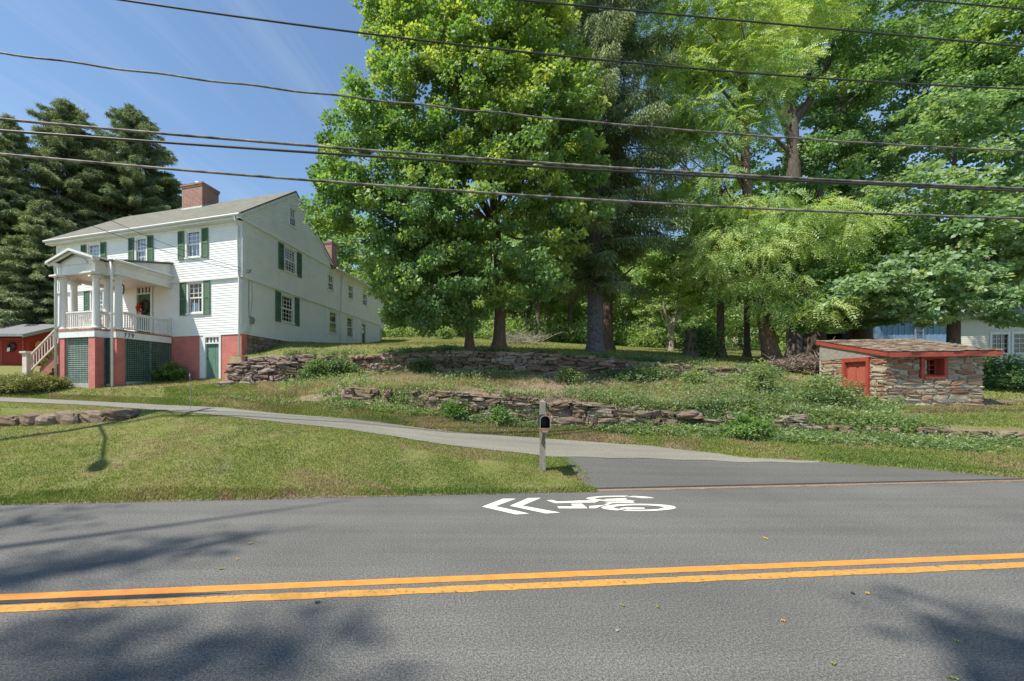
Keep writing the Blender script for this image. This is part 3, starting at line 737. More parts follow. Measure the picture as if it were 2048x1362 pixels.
stone_wall('dry_stone_wall', 'upper dry stone retaining wall of brown stones below the maple trunks, holding up the lawn', (458, 1560), 7, 8, 'stone', (.08, .25), (.15, .8), .06, .04, 21, roundness=.3)
stone_wall('dry_stone_wall', 'lower tumbled dry stone wall of reddish stones on the bank beside the drive', (690, 2200), 5, 6, 'redstone', (.07, .24), (.14, .75), .2, -.03, 33, roundness=.3)
stone_wall('boulder_wall', 'short low wall of big red boulders on the lawn, left edge of the drive', (-700, 326), 1, 2, 'redstone', (.26, .4), (.5, 1.1), .0, .08, 9, 0.02, .6)
g9 = np.random.default_rng(77)
MB_l = MB()
stone(MB_l, Wg(452, 17.0), .3, .22, .14, (1, 0, 0), (0, 1, 0), 0, .6, .06, g9)
tag(MB_l.build('fallen_boulder', 'stone', smooth=False), 'single loose grey boulder lying at the foot of the wall end by the basement door', 'boulder')

# ------------------------------------------------------------------ the house
HX = (.9547, -.2976)
house = thing('farmhouse', 'white clapboard saltbox farmhouse with green shutters, brick chimneys and a columned porch', 'house', (-7.43, 18.8, 0), math.atan2(HX[1], HX[0]))
def Hp(x, y, z=0): return (-7.43 + .9547 * x + .2976 * y, 18.8 - .2976 * x + .9547 * y, z)
TF = lambda off=0.0: (lambda a, d, z: (a, -d - off, z))
TS = lambda off=0.0: (lambda a, d, z: (d + off, a, z))
SL, RZ0 = .637, 9.15
def roof_z(y): return RZ0 + SL * (y + .35) if y < 3.97 else RZ0 + SL * (2 * 3.97 + .35 - y)

def clap(name, T, a0, a1, z0, z1, holes, parent, mat='clap', e=.108, lim=None, lip=.019):
    mb = MB(T); n = max(1, round((z1 - z0) / e)); e = (z1 - z0) / n
    for i in range(n):
        za, zb = z0 + i * e, z0 + (i + 1) * e; zm = (za + zb) / 2
        lo, hi = (a0, a1) if lim is None else lim(zm)
        if hi - lo < .03: continue
        iv = [(lo, hi)]
        for (h0, h1_, q0, q1) in holes:
            if q0 < zm < q1:
                nv = []
                for (s, t) in iv:
                    if h1_ <= s or h0 >= t: nv.append((s, t)); continue
                    if h0 > s: nv.append((s, h0))
                    if h1_ < t: nv.append((h1_, t))
                iv = nv
        mb.cur = rnd.random()
        for (s, t) in iv:
            sag = rnd.uniform(-.003, .003)
            mb.add([(s, lip, za + sag), (t, lip, za - sag), (t, .004, zb + .006), (s, .004, zb + .006), (s, .0, za + sag + .004), (t, .0, za - sag + .004)], [(0, 1, 2, 3), (4, 5, 1, 0)])
    return mb.build(name, mat, parent)

def window(T, a0, a1, z0, z1, cols=3, rows=(3, 3), cover='blind', split=.5, cas=.085, lower_open=0.0):
    """hole bounds; casing, sash, panes, and what hangs behind the glass"""
    f = MB(T)
    f.box(a0 - cas, a0, -.03, .045, z0 - .02, z1 + cas); f.box(a1, a1 + cas, -.03, .045, z0 - .02, z1 + cas)
    f.box(a0, a1, -.03, .047, z1, z1 + cas); f.box(a0 - cas - .03, a1 + cas + .03, -.03, .085, z0 - .07, z0)
    f.box(a0 - cas - .02, a1 + cas + .02, .0, .075, z1 + cas, z1 + cas + .035)
    w = f.build('window', 'trim', house)
    s = MB(T); zm = z0 + (z1 - z0) * split
    for (b, t, d, nr) in ((zm, z1, -.03, rows[0]), (z0, zm + .02, -.06, rows[1])):
        for (x0, x1, y0, y1) in ((a0, a0 + .045, b, t), (a1 - .045, a1, b, t), (a0 + .045, a1 - .045, b, b + .05), (a0 + .045, a1 - .045, t - .045, t)):
            s.box(x0, x1, d - .03, d, y0, y1)
        for i in range(1, cols):
            x = a0 + (a1 - a0) * i / cols; s.box(x - .012, x + .012, d - .022, d - .004, b + .05, t - .045)
        for j in range(1, nr):
            z = b + (t - b) * j / nr; s.box(a0 + .045, a1 - .045, d - .021, d - .003, z - .012, z + .012)
    s.build('sash', 'white', w)
    p = MB(T)
    p.add([(a0 + .02, -.048, zm), (a1 - .02, -.048, zm), (a1 - .02, -.048, z1 - .01), (a0 + .02, -.048, z1 - .01)], [(0, 1, 2, 3)])
    p.add([(a0 + .02, -.078, z0 + .01), (a1 - .02, -.078, z0 + .01), (a1 - .02, -.078, zm + .01), (a0 + .02, -.078, zm + .01)], [(0, 1, 2, 3)])
    p.build('pane', 'glassdark' if cover == 'dark' else 'glass', w)
    c = MB(T)
    if cover == 'dark':
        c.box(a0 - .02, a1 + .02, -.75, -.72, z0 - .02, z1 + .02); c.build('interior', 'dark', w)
    else:
        k = 30; V = []                               # softly folded cloth, parted a little
        zb = z0 + .02 if cover == 'curtain' else z0 + (z1 - z0) * .02
        for i in range(k + 1):
            x = a0 - .01 + (a1 - a0 + .02) * i / k; d = -.16 + .022 * math.sin(i * 2.1)
            V += [(x, d, zb), (x, d, z1 + .01)]
        c.add(V, [(2 * i, 2 * i + 2, 2 * i + 3, 2 * i + 1) for i in range(k)]); c.build('curtain', cover, w)
    return w

def shutter(T, a0, a1, z0, z1):
    s = MB(T); zm = (z0 + z1) / 2
    s.box(a0, a0 + .045, .03, .07, z0, z1); s.box(a1 - .045, a1, .03, .07, z0, z1)
    for z in (z0, zm - .03, z1 - .06): s.box(a0 + .045, a1 - .045, .03, .068, z, z + .06)
    for (b, t) in ((z0 + .06, zm - .03), (zm + .03, z1 - .06)):
        n = int((t - b) / .042)
        for i in range(n):
            z = b + (t - b) * (i + .5) / n
            s.add([(a0 + .045, .062, z - .022), (a1 - .045, .062, z - .022), (a1 - .045, .036, z + .024), (a0 + .045, .036, z + .024)], [(0, 1, 2, 3)])
    s.box(a0 + .03, a1 - .03, .026, .032, z0 + .02, z1 - .02)
    return s.build('shutter', 'shutter', house)

F2, F1, S2, S3 = TF(.06), TF(0), TS(.07), TS(.13)
S1 = TS(0)
fw1 = [(-2.95, -2.17, 5.02, 6.40), (-9.08, -8.28, 5.02, 6.40)]
fw2 = [(-2.97, -2.24, 7.58, 8.76), (-6.04, -5.42, 7.58, 8.76), (-9.2, -8.46, 7.58, 8.76)]
fdoor = [(-6.2, -5.05, 3.9, 6.5)]
clap('wall', F1, -11.45, 0, 3.97, 6.50, fw1 + fdoor, house)
clap('wall', F2, -11.45, 0, 6.53, 8.93, fw2, house)
sw1 = [(2.97, 4.0, 4.98, 6.30), (8.05, 9.0, 4.98, 6.28), (10.52, 11.42, 4.98, 6.28), (12.9, 13.8, 4.3, 6.25)]
sw2 = [(3.12, 4.1, 7.60, 8.78), (7.73, 8.4, 7.6, 8.5), (10.58, 11.3, 7.62, 8.5), (13.0, 13.75, 7.58, 8.4)]
clap('wall', S1, 0, 16.7, 3.97, 6.50, sw1, house, lip=.036)
clap('wall', S2, -.06, 16.7, 6.53, 9.0, sw2, house, lip=.036)
gz = lambda z: (max(-.06, (z + .10 - RZ0) / SL - .35), min(8.0, 2 * 3.97 + .35 - (z + .10 - RZ0) / SL))
clap('wall', S3, 0, 8, 9.03, 11.9, [(3.47, 4.02, 10.05, 10.95)], house, lim=gz, lip=.036)
mb = MB()                                            # end and rear walls, inner floors: close the box
mb.box(-11.45, -11.40, 0, 7.94, 1.5, 9.3); mb.prism([(-11.45, -.06, 9.3), (-11.45, 7.94, 9.3), (-11.45, 3.97, 11.75)], (.05, 0, 0))
mb.box(-11.45, -6.3, 7.94, 8.0, 3, 9.2); mb.box(-6.35, -6.3, 8.0, 16.7, 3, 9.2); mb.box(-6.3, 0, 16.66, 16.7, 3.5, 9.2)
mb.prism([(0, 16.69, 9.2), (-6.3, 16.69, 9.2), (-3.15, 16.69, 10.75)], (0, -.04, 0))
mb.build('wall', 'clap', house)
mb = MB(); mb.box(-11.38, -.25, .35, 7.9, 3.85, 3.93); mb.box(-11.38, -.25, .35, 16.5, 6.47, 6.52); mb.box(-6.2, -.25, 7.9, 16.5, 4.2, 4.26); mb.box(-11.38, -.25, .35, 7.9, 8.98, 9.02)
mb.box(-6, -.3, 5.8, 5.85, 4, 9); mb.box(-5.0, -4.95, .35, 5.8, 4, 9)
mb.build('floor', 'dark', house)
mb = MB()                                            # corner boards, belts, frieze
mb.box(-.13, .03, -.035, -.0, 3.97, 6.5); mb.box(-.0, .035, -.035, .14, 3.97, 6.5)
mb.box(-.12, .10, -.10, -.06, 6.53, 8.93); mb.box(.07, .105, -.10, .12, 6.53, 9.0)
mb.box(-11.47, -11.33, -.10, -.06, 6.53, 8.93); mb.box(-11.47, -11.33, -.035, 0, 3.97, 6.5)
mb.box(-11.5, .10, -.095, 0, 6.46, 6.535); mb.box(0, .105, -.09, 16.72, 6.46, 6.535)
mb.box(.06, .17, -.1, 8.0, 8.96, 9.035)
mb.box(-11.5, .1, -.09, -.06, 8.80, 8.95)
mb.box(0, .035, 7.42, 7.47, 3.97, 9.0)
mb.box(0, .03, 16.60, 16.74, 3.97, 9.0)
mb.box(-.02, .035, 11.85, 12.0, 4.2, 6.46)
mb.build('corner_board', 'trim', house)
mb = MB()                                            # main roof and wing roof
for (ya, yb) in ((-.38, 3.97), (8.32, 3.97)):
    za = RZ0 - .02
    mb.prism([(-11.9, ya, za), (-11.9, yb, 11.9), (-11.9, yb, 12.0), (-11.9, ya, za + .07)], (12.13, 0, 0))
for (xa, z) in ((.36, 9.0), (-6.66, 9.0)):
    mb.prism([(xa, 7.9, z), (-3.15, 7.9, 10.8), (-3.15, 7.9, 10.88), (xa, 7.9, z + .06)], (0, 9.05, 0))
roof = mb.build('roof', 'shingle', house)
mb = MB()
mb.box(-11.85, .17, -.34, -.06, 8.95, 8.98); mb.box(-11.88, .2, -.36, -.33, 8.95, 9.12)
mb.box(.1, .34, 8.3, 16.9, 8.93, 8.96); mb.box(.33, .355, 8.3, 16.9, 8.93, 9.02)
for (ya, yb) in ((-.38, 3.97), (8.32, 3.97)):       # rake boards
    mb.prism([(.15, ya, RZ0 - .16), (.15, yb, 11.76), (.15, yb, 11.90), (.15, ya, RZ0 - .03)], (.06, 0, 0))
mb.prism([(-.02, -.38, 8.95), (-.02, -.06, 8.95), (-.02, -.06, 9.3), (-.02, -.38, 9.11)], (.16, 0, 0))
mb.build('soffit', 'trim', house)
mb = MB()
mb.tube([(-11.9, -.42, 9.10), (.2, -.42, 9.10)], .065, 8); mb.tube([(.41, 8.3, 9.0), (.41, 17, 8.98)], .06, 8)
mb.build('gutter', 'gutter', house)
for pts in ([(-.06, -.42, 9.05), (-.06, -.38, 8.9), (-.07, -.17, 8.72), (-.07, -.16, 6.6), (-.07, -.10, 6.35), (-.07, -.10, 1.9)],
            [(.41, 9.55, 8.95), (.17, 9.5, 8.75), (.16, 9.45, 6.6), (.1, 9.4, 6.35), (.1, 9.4, 4.3)]):
    mb = MB(); mb.tube(pts, .045, 8); mb.build('downspout', 'white', house, True)
# windows and shutters
for i, h in enumerate(fw1): window(F1, *h, cols=3, rows=(3, 1) if i == 0 else (3, 3), cover='curtain' if i == 0 else 'blind')
for i, h in enumerate(fw2): window(F2, *h, cols=3, rows=(3, 2) if i else (3, 1), cover='blind')
for (a0, a1, z0, z1, T) in ((-3.42, -3.07, 4.93, 6.47, F1), (-2.06, -1.71, 4.93, 6.47, F1), (-9.56, -9.2, 4.93, 6.47, F1), (-8.17, -7.82, 4.93, 6.47, F1),
                            (-3.47, -3.13, 7.5, 8.83, F2), (-2.09, -1.76, 7.5, 8.83, F2), (-6.50, -6.16, 7.5, 8.83, F2), (-5.31, -4.97, 7.5, 8.83, F2),
                            (-9.68, -9.33, 7.5, 8.8, F2), (-8.34, -7.99, 7.5, 8.8, F2),
                            (2.40, 2.86, 4.87, 6.4, S1), (4.12, 4.57, 4.87, 6.4, S1), (2.55, 3.01, 7.52, 8.85, S2), (4.22, 4.68, 7.52, 8.85, S2)):
    shutter(T, a0, a1, z0, z1)
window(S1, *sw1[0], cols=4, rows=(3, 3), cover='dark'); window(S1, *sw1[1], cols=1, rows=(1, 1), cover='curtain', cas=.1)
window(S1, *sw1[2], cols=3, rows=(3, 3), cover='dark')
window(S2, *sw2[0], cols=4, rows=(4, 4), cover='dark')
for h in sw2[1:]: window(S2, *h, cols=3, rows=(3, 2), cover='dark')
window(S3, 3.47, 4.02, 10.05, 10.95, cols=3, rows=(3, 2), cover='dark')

def door(T, a0, a1, z0, z1, mat, trans=None, glazed=False, boards=False, cas=.12):
    d = MB(T)
    if boards:
        n = 6
        for i in range(n): d.box(a0 + (a1 - a0) * i / n + .004, a0 + (a1 - a0) * (i + 1) / n - .004, -.08, -.045 + .003 * (i % 2), z0, z1)
    else:
        d.box(a0, a1, -.09, -.06, z0, z1)
        w, h = a1 - a0, z1 - z0
        for (x, b, t) in ((.12, .08, .38), (.56, .08, .38), (.12, .46, .93), (.56, .46, .93)):
            d.box(a0 + w * x, a0 + w * (x + .32), -.06, -.045, z0 + h * b, z0 + h * t)
    o = d.build('door', mat, house)
    f = MB(T); zt = z1 + (trans or 0)
    f.box(a0 - cas, a0, -.09, .05, z0 - .02, zt + cas); f.box(a1, a1 + cas, -.09, .05, z0 - .02, zt + cas); f.box(a0, a1, -.09, .052, zt, zt + cas)
    if trans:
        f.box(a0, a1, -.09, .03, z1, z1 + .06)
        for i in range(1, 4):
            x = a0 + (a1 - a0) * i / 4; f.box(x - .035, x + .035, -.06, .0, z1 + .06, zt)
    f.box(a0 - .05, a1 + .05, -.1, .09, z0 - .06, z0 - .02)
    f.build('door_frame', 'trim', o)
    if trans:
        p = MB(T); p.add([(a0, -.05, z1 + .06), (a1, -.05, z1 + .06), (a1, -.05, zt), (a0, -.05, zt)], [(0, 1, 2, 3)]); p.build('pane', 'glass', o)
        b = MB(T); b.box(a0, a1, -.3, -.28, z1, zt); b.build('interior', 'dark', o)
    k = MB(T); k.tube([(a0 + .07, -.06, z0 + .95), (a0 + .07, .0, z0 + .95)], .025, 8); k.build('handle', 'black', o)
    if glazed:
        p = MB(T); p.box(a0 + .12, a1 - .12, -.058, -.04, z0 + .75, z1 - .12); p.build('pane', 'glass', o)
    return o
door(F1, -6.06, -5.2, 4.02, 6.08, 'doorgreen', .32)
door(S1, 13.02, 13.68, 4.72, 6.15, 'doorgreen', None, True, cas=.1)
mb = MB(F1)                                          # painted brick basement with a plank door
mb.box(-11.45, -2.33, -.25, -.012, 1.2, 3.97); mb.box(-1.12, 0.0, -.25, -.012, 1.2, 3.97)
mb.box(-2.33, -1.12, -.25, -.012, 3.95, 3.97)
mb.T = TS(0); mb.box(.0, .36, -.2, -.008, 1.5, 3.97)
mb.build('foundation', 'salmon', house)
door(TF(-.03), -2.0, -1.24, 1.98, 3.58, 'doorworn', .30, boards=True, cas=.11)
mb = MB(TF(-.03)); mb.box(-2.33, -2.112, -.06, .02, 1.75, 3.95); mb.build('door_frame', 'trim', house)
mb = MB(); g4 = np.random.default_rng(4)
mb.box(-.3, -.05, .36, 16.7, 2.2, 3.97)
for j in range(9):
    q = .4
    while q < 8:
        w = g4.uniform(.2, .5); stone(mb, (-.07, q + w / 2, 2.45 + j * .18), w * .48, .09, .088, (0, 1, 0), (1, 0, 0), 0, .4, .07, g4); q += w
mb.build('stone_foundation', 'stone', house)
# chimneys
def chimney(x0, x1, y0, y1, z0, z1, fl=None):
    mb = MB(); mb.box(x0, x1, y0, y1, z0, z1 - .32)
    for i, (a, b) in enumerate(((.0, .0), (.03, .0), (.06, 0))):
        mb.box(x0 - a, x1 + a, y0 - a, y1 + a, z1 - .32 + i * .1, z1 - .22 + i * .1 - .0)
    c = mb.build('chimney', 'brick', house)
    f = MB()
    if fl:
        f.prism([(x0 - .02, y0 - .015, fl - .1), (x1 + .02, y0 - .015, fl - .1), (x1 + .02, y0 - .015, fl + .14), (x0 - .02, y0 - .015, fl + .14)], (0, -.02, 0))
        for i in range(4):
            y = y0 + .05 + i * .2; f.box(x1 + .003, x1 + .015, y, y + .19, fl + .02 + i * .125, fl + .25 + i * .1)
        f.build('flashing', 'flash', c)
    k = MB(); k.box(x0 + .15, x1 - .15, y0 + .15, y1 - .15, z1 - .02, z1 + .04)
    k.tube([((x0 + x1) / 2 - .1, y0 + .3, z1 + .03), ((x0 + x1) / 2 + .02, y0 + .3, z1 + .16), ((x0 + x1) / 2 + .3, y0 + .3, z1 + .13)], [.05, .09, .03], 8)
    k.build('cap', 'greymetal', c)
chimney(-6.6, -5.2, 3.2, 4.45, 10.7, 12.9, 11.42)
chimney(-3.6, -2.75, 13.6, 14.5, 10.2, 12.7)
# rear bay on a post
mb = MB(TS(-.4)); 
clap('wall', TS(-.35), 16.72, 18.5, 6.4, 8.7, [], house)
mb = MB(); mb.box(-3.4, -.36, 16.74, 18.48, 6.4, 8.7); mb.build('wall', 'clap', house)
mb = MB(); mb.prism([(-.15, 16.7, 8.7), (-3.5, 16.7, 9.4), (-3.5, 16.7, 9.48), (-.15, 16.7, 8.78)], (0, 2.0, 0)); mb.build('roof', 'shingle', house)
mb = MB(); mb.box(-.6, -.46, 18.2, 18.34, 4.6, 6.4); mb.build('post', 'trim', house)
# electric service on the side wall
mb = MB(S1); mb.tube([(.42, .03, 6.44), (.42, .03, 4.75)], .018, 6); mb.tube([(.3, .04, 6.6), (.62, .03, 6.4), (.66, .03, 5.6), (.5, .03, 4.7), (.6, .03, 4.3)], .01, 5); mb.tube([(.36, .11, 6.78), (.36, .2, 6.9)], .03, 6); mb.build('conduit', 'greymetal', house)
mb = MB(S1); mb.box(.46, .68, .026, .12, 4.5, 4.8); mb.tube([(.57, .1, 4.66), (.57, .19, 4.66)], .08, 12); mb.build('electric_meter', 'greymetal', house)
mb = MB(S1); mb.box(.16, .42, .026, .10, 4.02, 4.28); mb.build('service_box', 'gutter', house)

# ------------------------------------------------------------------ porch (part of the house)
mb = MB()
mb.box(-7.06, -3.9, -2.75, -.04, 3.93, 4.0); mb.box(-6.55, -4.41, -3.28, -2.75, 3.93, 4.0)
porch = mb.build('porch', 'deckred', house)
mb = MB()
mb.box(-3.95, -3.915, -2.70, -.04, 3.66, 3.928); mb.box(-4.43, -3.95, -2.735, -2.70, 3.66, 3.928); mb.box(-7.04, -6.53, -2.735, -2.70, 3.66, 3.928)
mb.box(-6.53, -4.43, -3.26, -3.225, 3.66, 3.928); mb.box(-4.465, -4.43, -3.225, -2.735, 3.66, 3.928); mb.box(-6.53, -6.495, -3.225, -2.735, 3.66, 3.928)
mb.box(-7.04, -7.005, -2.70, -.04, 3.66, 3.928)
mb.build('fascia', 'trim', porch)
for (x, y) in ((-4.62, -3.05), (-6.34, -3.05), (-4.12, -2.53), (-6.84, -2.53)):
    mb = MB(); mb.box(x - .18, x + .18, y - .18, y + .18, 1.1, 3.66); mb.build('pier', 'salmon', porch)
def lattice(p0, p1, z0, z1, mat='lattice'):
    """woven slats between two plan points"""
    p0, p1 = Vector((*p0, 0)), Vector((*p1, 0)); L = (p1 - p0).length; d = (p1 - p0) / L; nrm = Vector((d.y, -d.x, 0))
    T = lambda a, b, z: tuple(p0 + d * a + nrm * b + Vector((0, 0, z)))
    mb = MB(T); s = .085
    for i in range(int(L / s) + 1):
        a = i * s; mb.box(a, min(L, a + .030), .0, .012, z0, z1)
    for j in range(int((z1 - z0) / s) + 1):
        z = z0 + j * s; mb.box(0, L, .0125, .022, z, min(z1, z + .030))
    mb.box(0, .07, -.012, .03, z0, z1); mb.box(L - .07, L, -.012, .03, z0, z1)
    if L > 2: mb.box(L * .52, L * .52 + .09, -.012, .03, z0, z1)
    return mb.build('lattice_panel', mat, porch)
MT['lattice_pale'] = M('sunlit_faded_lattice_paint', two((0.26, 0.33, 0.28), 0.2), 5, 0.7)  # faded paint, with the sunlit look of the front panel put into its colour
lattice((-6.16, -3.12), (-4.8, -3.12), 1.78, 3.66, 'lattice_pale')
lattice((-4.44, -2.62), (-4.3, -2.62), 1.75, 3.66)
lattice((-4.5, -2.87), (-4.5, -2.56), 1.75, 3.66)
lattice((-3.99, -2.35), (-3.99, -.06), 1.85, 3.66)
mb = MB(); mb.box(-6.16, -4.8, -3.2, -3.0, 1.45, 1.78); mb.box(-4.03, -3.95, -2.3, -.1, 1.5, 1.85); mb.box(-4.46, -4.3, -2.75, -2.55, 1.4, 1.75); mb.build('base_course', 'concrete', porch)
mb = MB(); mb.box(-6.9, -4.2, -2.4, -2.38, 1.4, 3.9); mb.box(-6.9, -4.35, -.5, -.48, 1.4, 3.9); mb.build('shade_backing', 'dark', porch)  # near-black sheets standing in for the shade behind the lattice
def column(x, y, zt=6.15):
    mb = MB(); h = zt - 4.0
    mb.lathe((x, y, 4.0), [(.185, .0), (.185, .06), (.165, .08), (.15, .12), (.145, .16), (.142, h * .4), (.122, h - .22), (.13, h - .2), (.13, h - .17), (.122, h - .16), (.15, h - .09), (.16, h - .07)], 20)
    mb.box(x - .19, x + .19, y - .19, y + .19, zt - .07, zt); mb.box(x - .15, x + .15, y - .15, y + .15, zt, zt + .12)
    o = mb.build('column', 'porchpaint', porch)
    for p in o.data.polygons: p.use_smooth = len(p.vertices) == 4 and abs(p.normal.z) < .9 and p.area < .05
for (x, y) in ((-4.62, -3.05), (-6.45, -3.07), (-4.1, -2.5), (-6.75, -2.45), (-4.76, -2.48)): column(x, y)
# entablature, ceiling, shed roof, portico gable
mb = MB()
for (d0, d1, z0, z1) in ((0, 0, 6.24, 6.60), (.04, .05, 6.60, 6.66), (.09, .1, 6.66, 6.74)):
    e = d1
    mb.box(-4.06 - e * .2, -3.9 + e, -2.75 - e, -.04, z0, z1)
    mb.box(-4.42, -4.06 - e * .2, -2.75 - e, -2.59, z0, z1)
    mb.box(-7.06 - e, -6.9, -2.75 - e, -.04, z0, z1); mb.box(-6.9, -6.53, -2.75 - e, -2.59, z0, z1)
mb.box(-4.58, -4.42, -3.24, -2.59, 6.24, 6.60); mb.box(-6.53, -6.37, -3.24, -2.59, 6.24, 6.60); mb.box(-6.37, -4.58, -3.2, -3.06, 6.27, 6.60)
for e, z0, z1 in ((.05, 6.60, 6.66), (.10, 6.66, 6.73)):
    mb.box(-4.58, -4.42 + e, -3.30 - e, -2.56, z0, z1); mb.box(-6.53 - e, -6.37, -3.30 - e, -2.56, z0, z1)
for (x, y) in ((-4.5, -3.24), (-6.45, -3.24)):       # little projecting caps beside the pediment
    mb.box(x - .24, x + .2, y - .24, y + .1, 6.18, 6.24)
mb.build('entablature', 'porchpaint', porch)
mb = MB(); mb.box(-6.9, -4.06, -2.59, -.04, 6.40, 6.44); mb.box(-6.37, -4.58, -3.06, -2.59, 6.40, 6.44); mb.build('ceiling', 'porchpaint', porch)
mb = MB()
mb.prism([(-7.2, -2.95, 6.745), (-7.2, -.06, 7.38), (-7.2, -.06, 7.44), (-7.2, -2.95, 6.80)], (3.43, 0, 0))
for sg in (-1, 1):
    xe = -5.5 + sg * 1.3
    mb.prism([(-5.5, -3.5, 7.16), (-5.5, -3.5, 7.23), (xe, -3.5, 6.80), (xe, -3.5, 6.73)], (0, 3.44, 0))
mb.build('porch_roof', 'shingle', porch)
mb = MB()
mb.prism([(-3.93, -2.7, 6.74), (-3.93, -.05, 6.74), (-3.93, -.05, 7.36), (-3.93, -2.7, 6.78)], (.04, 0, 0))
mb.prism([(-5.5, -3.2, 7.12), (-6.6, -3.2, 6.74), (-6.6, -3.2, 6.6), (-4.4, -3.2, 6.6), (-4.4, -3.2, 6.74)], (0, .05, 0))
for sg in (-1, 1):
    xe = -5.5 + sg * 1.34
    for (o1, dz, y0) in ((0, 0.0, -3.53), (.0, -.075, -3.42)):
        mb.prism([(-5.5, y0, 7.23 + dz), (xe, y0, 6.79 + dz), (xe, y0, 6.71 + dz), (-5.5, y0, 7.13 + dz)], (0, .05, 0))
    mb.box(min(xe, xe - sg * .06), max(xe, xe - sg * .06), -3.53, -3.25, 6.68, 6.78)
n = 14; arc = [(-5.5 + .62 * math.cos(math.pi * i / n), -3.205, 6.64 + .30 * math.sin(math.pi * i / n)) for i in range(n + 1)]
mb.prism(arc, (0, -.03, 0))
mb.build('pediment', 'porchpaint', porch)
mb = MB(); mb.tube([(-3.72, -2.98, 6.76), (-3.72, -.05, 6.78)], .05, 8)
mb.tube([(-4.02, -2.9, 6.74), (-4.02, -2.86, 6.4), (-4.0, -2.86, 1.66)], .045, 8); mb.build('downspout', 'white', porch, True)
mb = MB(); mb.tube([(-6.62, -3.3, 6.7), (-6.56, -3.3, 6.3), (-6.56, -3.3, 1.5)], .05, 8); mb.build('downspout', MT.setdefault('greenwhite', M('pale_green_paint', two((0.58, 0.63, 0.56), .08), 4, .5)), porch, True)
MT['stairwood'] = M('cream_stair_paint', two((0.60, 0.52, 0.44), .1), 5, .6)
def railing(p0, p1, zb0, zb1, h, n=None, name='railing', par=None):
    a, b = Vector((*p0, zb0)), Vector((*p1, zb1)); mb = MB(); up = Vector((0, 0, 1))
    mb.beam(a + up * h, b + up * h, .09, .06); mb.beam(a + up * (h - .06), b + up * (h - .06), .05, .05); mb.beam(a + up * .09, b + up * .09, .06, .06)
    L = (b - a).length; k = n or int(L / .105)
    for i in range(k):
        q = a + (b - a) * ((i + .5) / k)
        mb.box(q.x - .018, q.x + .018, q.y - .018, q.y + .018, q.z + .1, q.z + h - .06)
    return mb.build(name, 'stairwood' if 'stair' in name else 'porchpaint', par or porch)
railing((-6.3, -3.06), (-4.76, -3.06), 4.0, 4.0, .72)
railing((-4.6, -2.92), (-4.66, -2.6), 4.0, 4.0, .72)
railing((-4.62, -2.5), (-4.24, -2.5), 4.0, 4.0, .72)
railing((-3.99, -2.36), (-3.99, -.1), 4.0, 4.0, .74)
mb = MB(); mb.box(-4.05, -3.93, -.13, -.03, 4.0, 4.86); mb.build('railing_post', 'porchpaint', porch)
railing((-6.8, -2.2), (-6.8, -1.9), 4.0, 4.0, .72)
cu = bpy.data.curves.new('house_number', 'FONT'); cu.body = '779'; cu.size = .26; cu.extrude = .006; cu.space_character = 1.25
cu.materials.append(MT['black'])
nb = bpy.data.objects.new('house_number', cu); COL.objects.link(nb); nb.parent = porch
nb.rotation_euler = (math.pi / 2, 0, math.pi / 2); nb.location = (-3.905, -2.42, 3.71)
bpy.context.view_layer.update()
nm_ = bpy.data.meshes.new_from_object(nb.evaluated_get(bpy.context.evaluated_depsgraph_get())); nm_.name = 'house_number'
n2 = bpy.data.objects.new('house_number', nm_); n2.matrix_basis = nb.matrix_basis.copy(); COL.objects.link(n2)
bpy.data.objects.remove(nb); n2.name = 'house_number'; n2.parent = porch
# steps on the left end, going down along the front
mb = MB(); ns = 10
for i in range(ns):
    x1 = -7.06 - i * .26; z = 3.8 - i * .185
    mb.box(x1 - .26, x1, -2.3, -.9, z - .6, z)
mb.build('steps', 'stepbrick', porch)
railing((-7.1, -2.4), (-9.62, -2.4), 3.98, 2.24, .78, 14, 'stair_railing')
railing((-7.1, -.8), (-9.62, -.8), 3.98, 2.24, .78, 14, 'stair_railing')
for y in (-2.4, -.8):
    mb = MB(); zg = h1(*Hp(-9.75, y)[:2]) - .1
    mb.box(-9.89, -9.61, y - .14, y + .14, zg, 3.12); mb.box(-9.94, -9.56, y - .19, y + .19, 3.12, 3.17); mb.box(-9.97, -9.53, y - .22, y + .22, 3.17, 3.24); mb.build('newel_post', 'stairwood', porch)

# things on and about the porch
def hang(name, label, cat, p, rz=None):
    return thing(name, label, cat, p, house.rotation_euler.z if rz is None else rz)
w_ = hang('door_wreath', 'dark twig wreath with red flowers and a pink ribbon on the green front door', 'wreath', Hp(-5.62, -.02, 5.42))
mb = MB(); pts = [(.27 * math.cos(t), -.02, .27 * math.sin(t) + .05) for t in np.linspace(0, 2 * math.pi, 20)]
mb.tube(pts, .075, 8, True, .35); mb.build('twig_ring', 'wreathbrown', w_)
P = unit(90) * np.array([.11, .05, .13]) + np.array([-.26, -.05, .02]); leaf_mesh('flower', P, unit(90), unit(90), .12, .1, R.random(90), MT.setdefault('l_red', leaf_mat('red_flower_petal', [(0, (.55, .05, .02)), (1, (.85, .14, .04))], .2)) and 'l_red', w_)
mb = MB(); mb.prism([(-.22, -.09, -.06), (-.06, -.09, -.04), (-.1, -.09, -.42), (-.3, -.09, -.44)], (0, .015, 0)); mb.build('ribbon', 'wreathpink', w_)
l_ = hang('porch_lantern', 'black metal lantern hanging from the porch ceiling between the columns', 'lantern', Hp(-4.32, -2.2, 5.6))
mb = MB(); mb.tube([(0, 0, .8), (0, 0, .36)], .008, 5); mb.lathe((0, 0, 0), [(.03, -.06), (.09, 0), (.1, .02)], 6); mb.lathe((0, 0, 0), [(.12, .3), (.09, .36), (.02, .42)], 6)
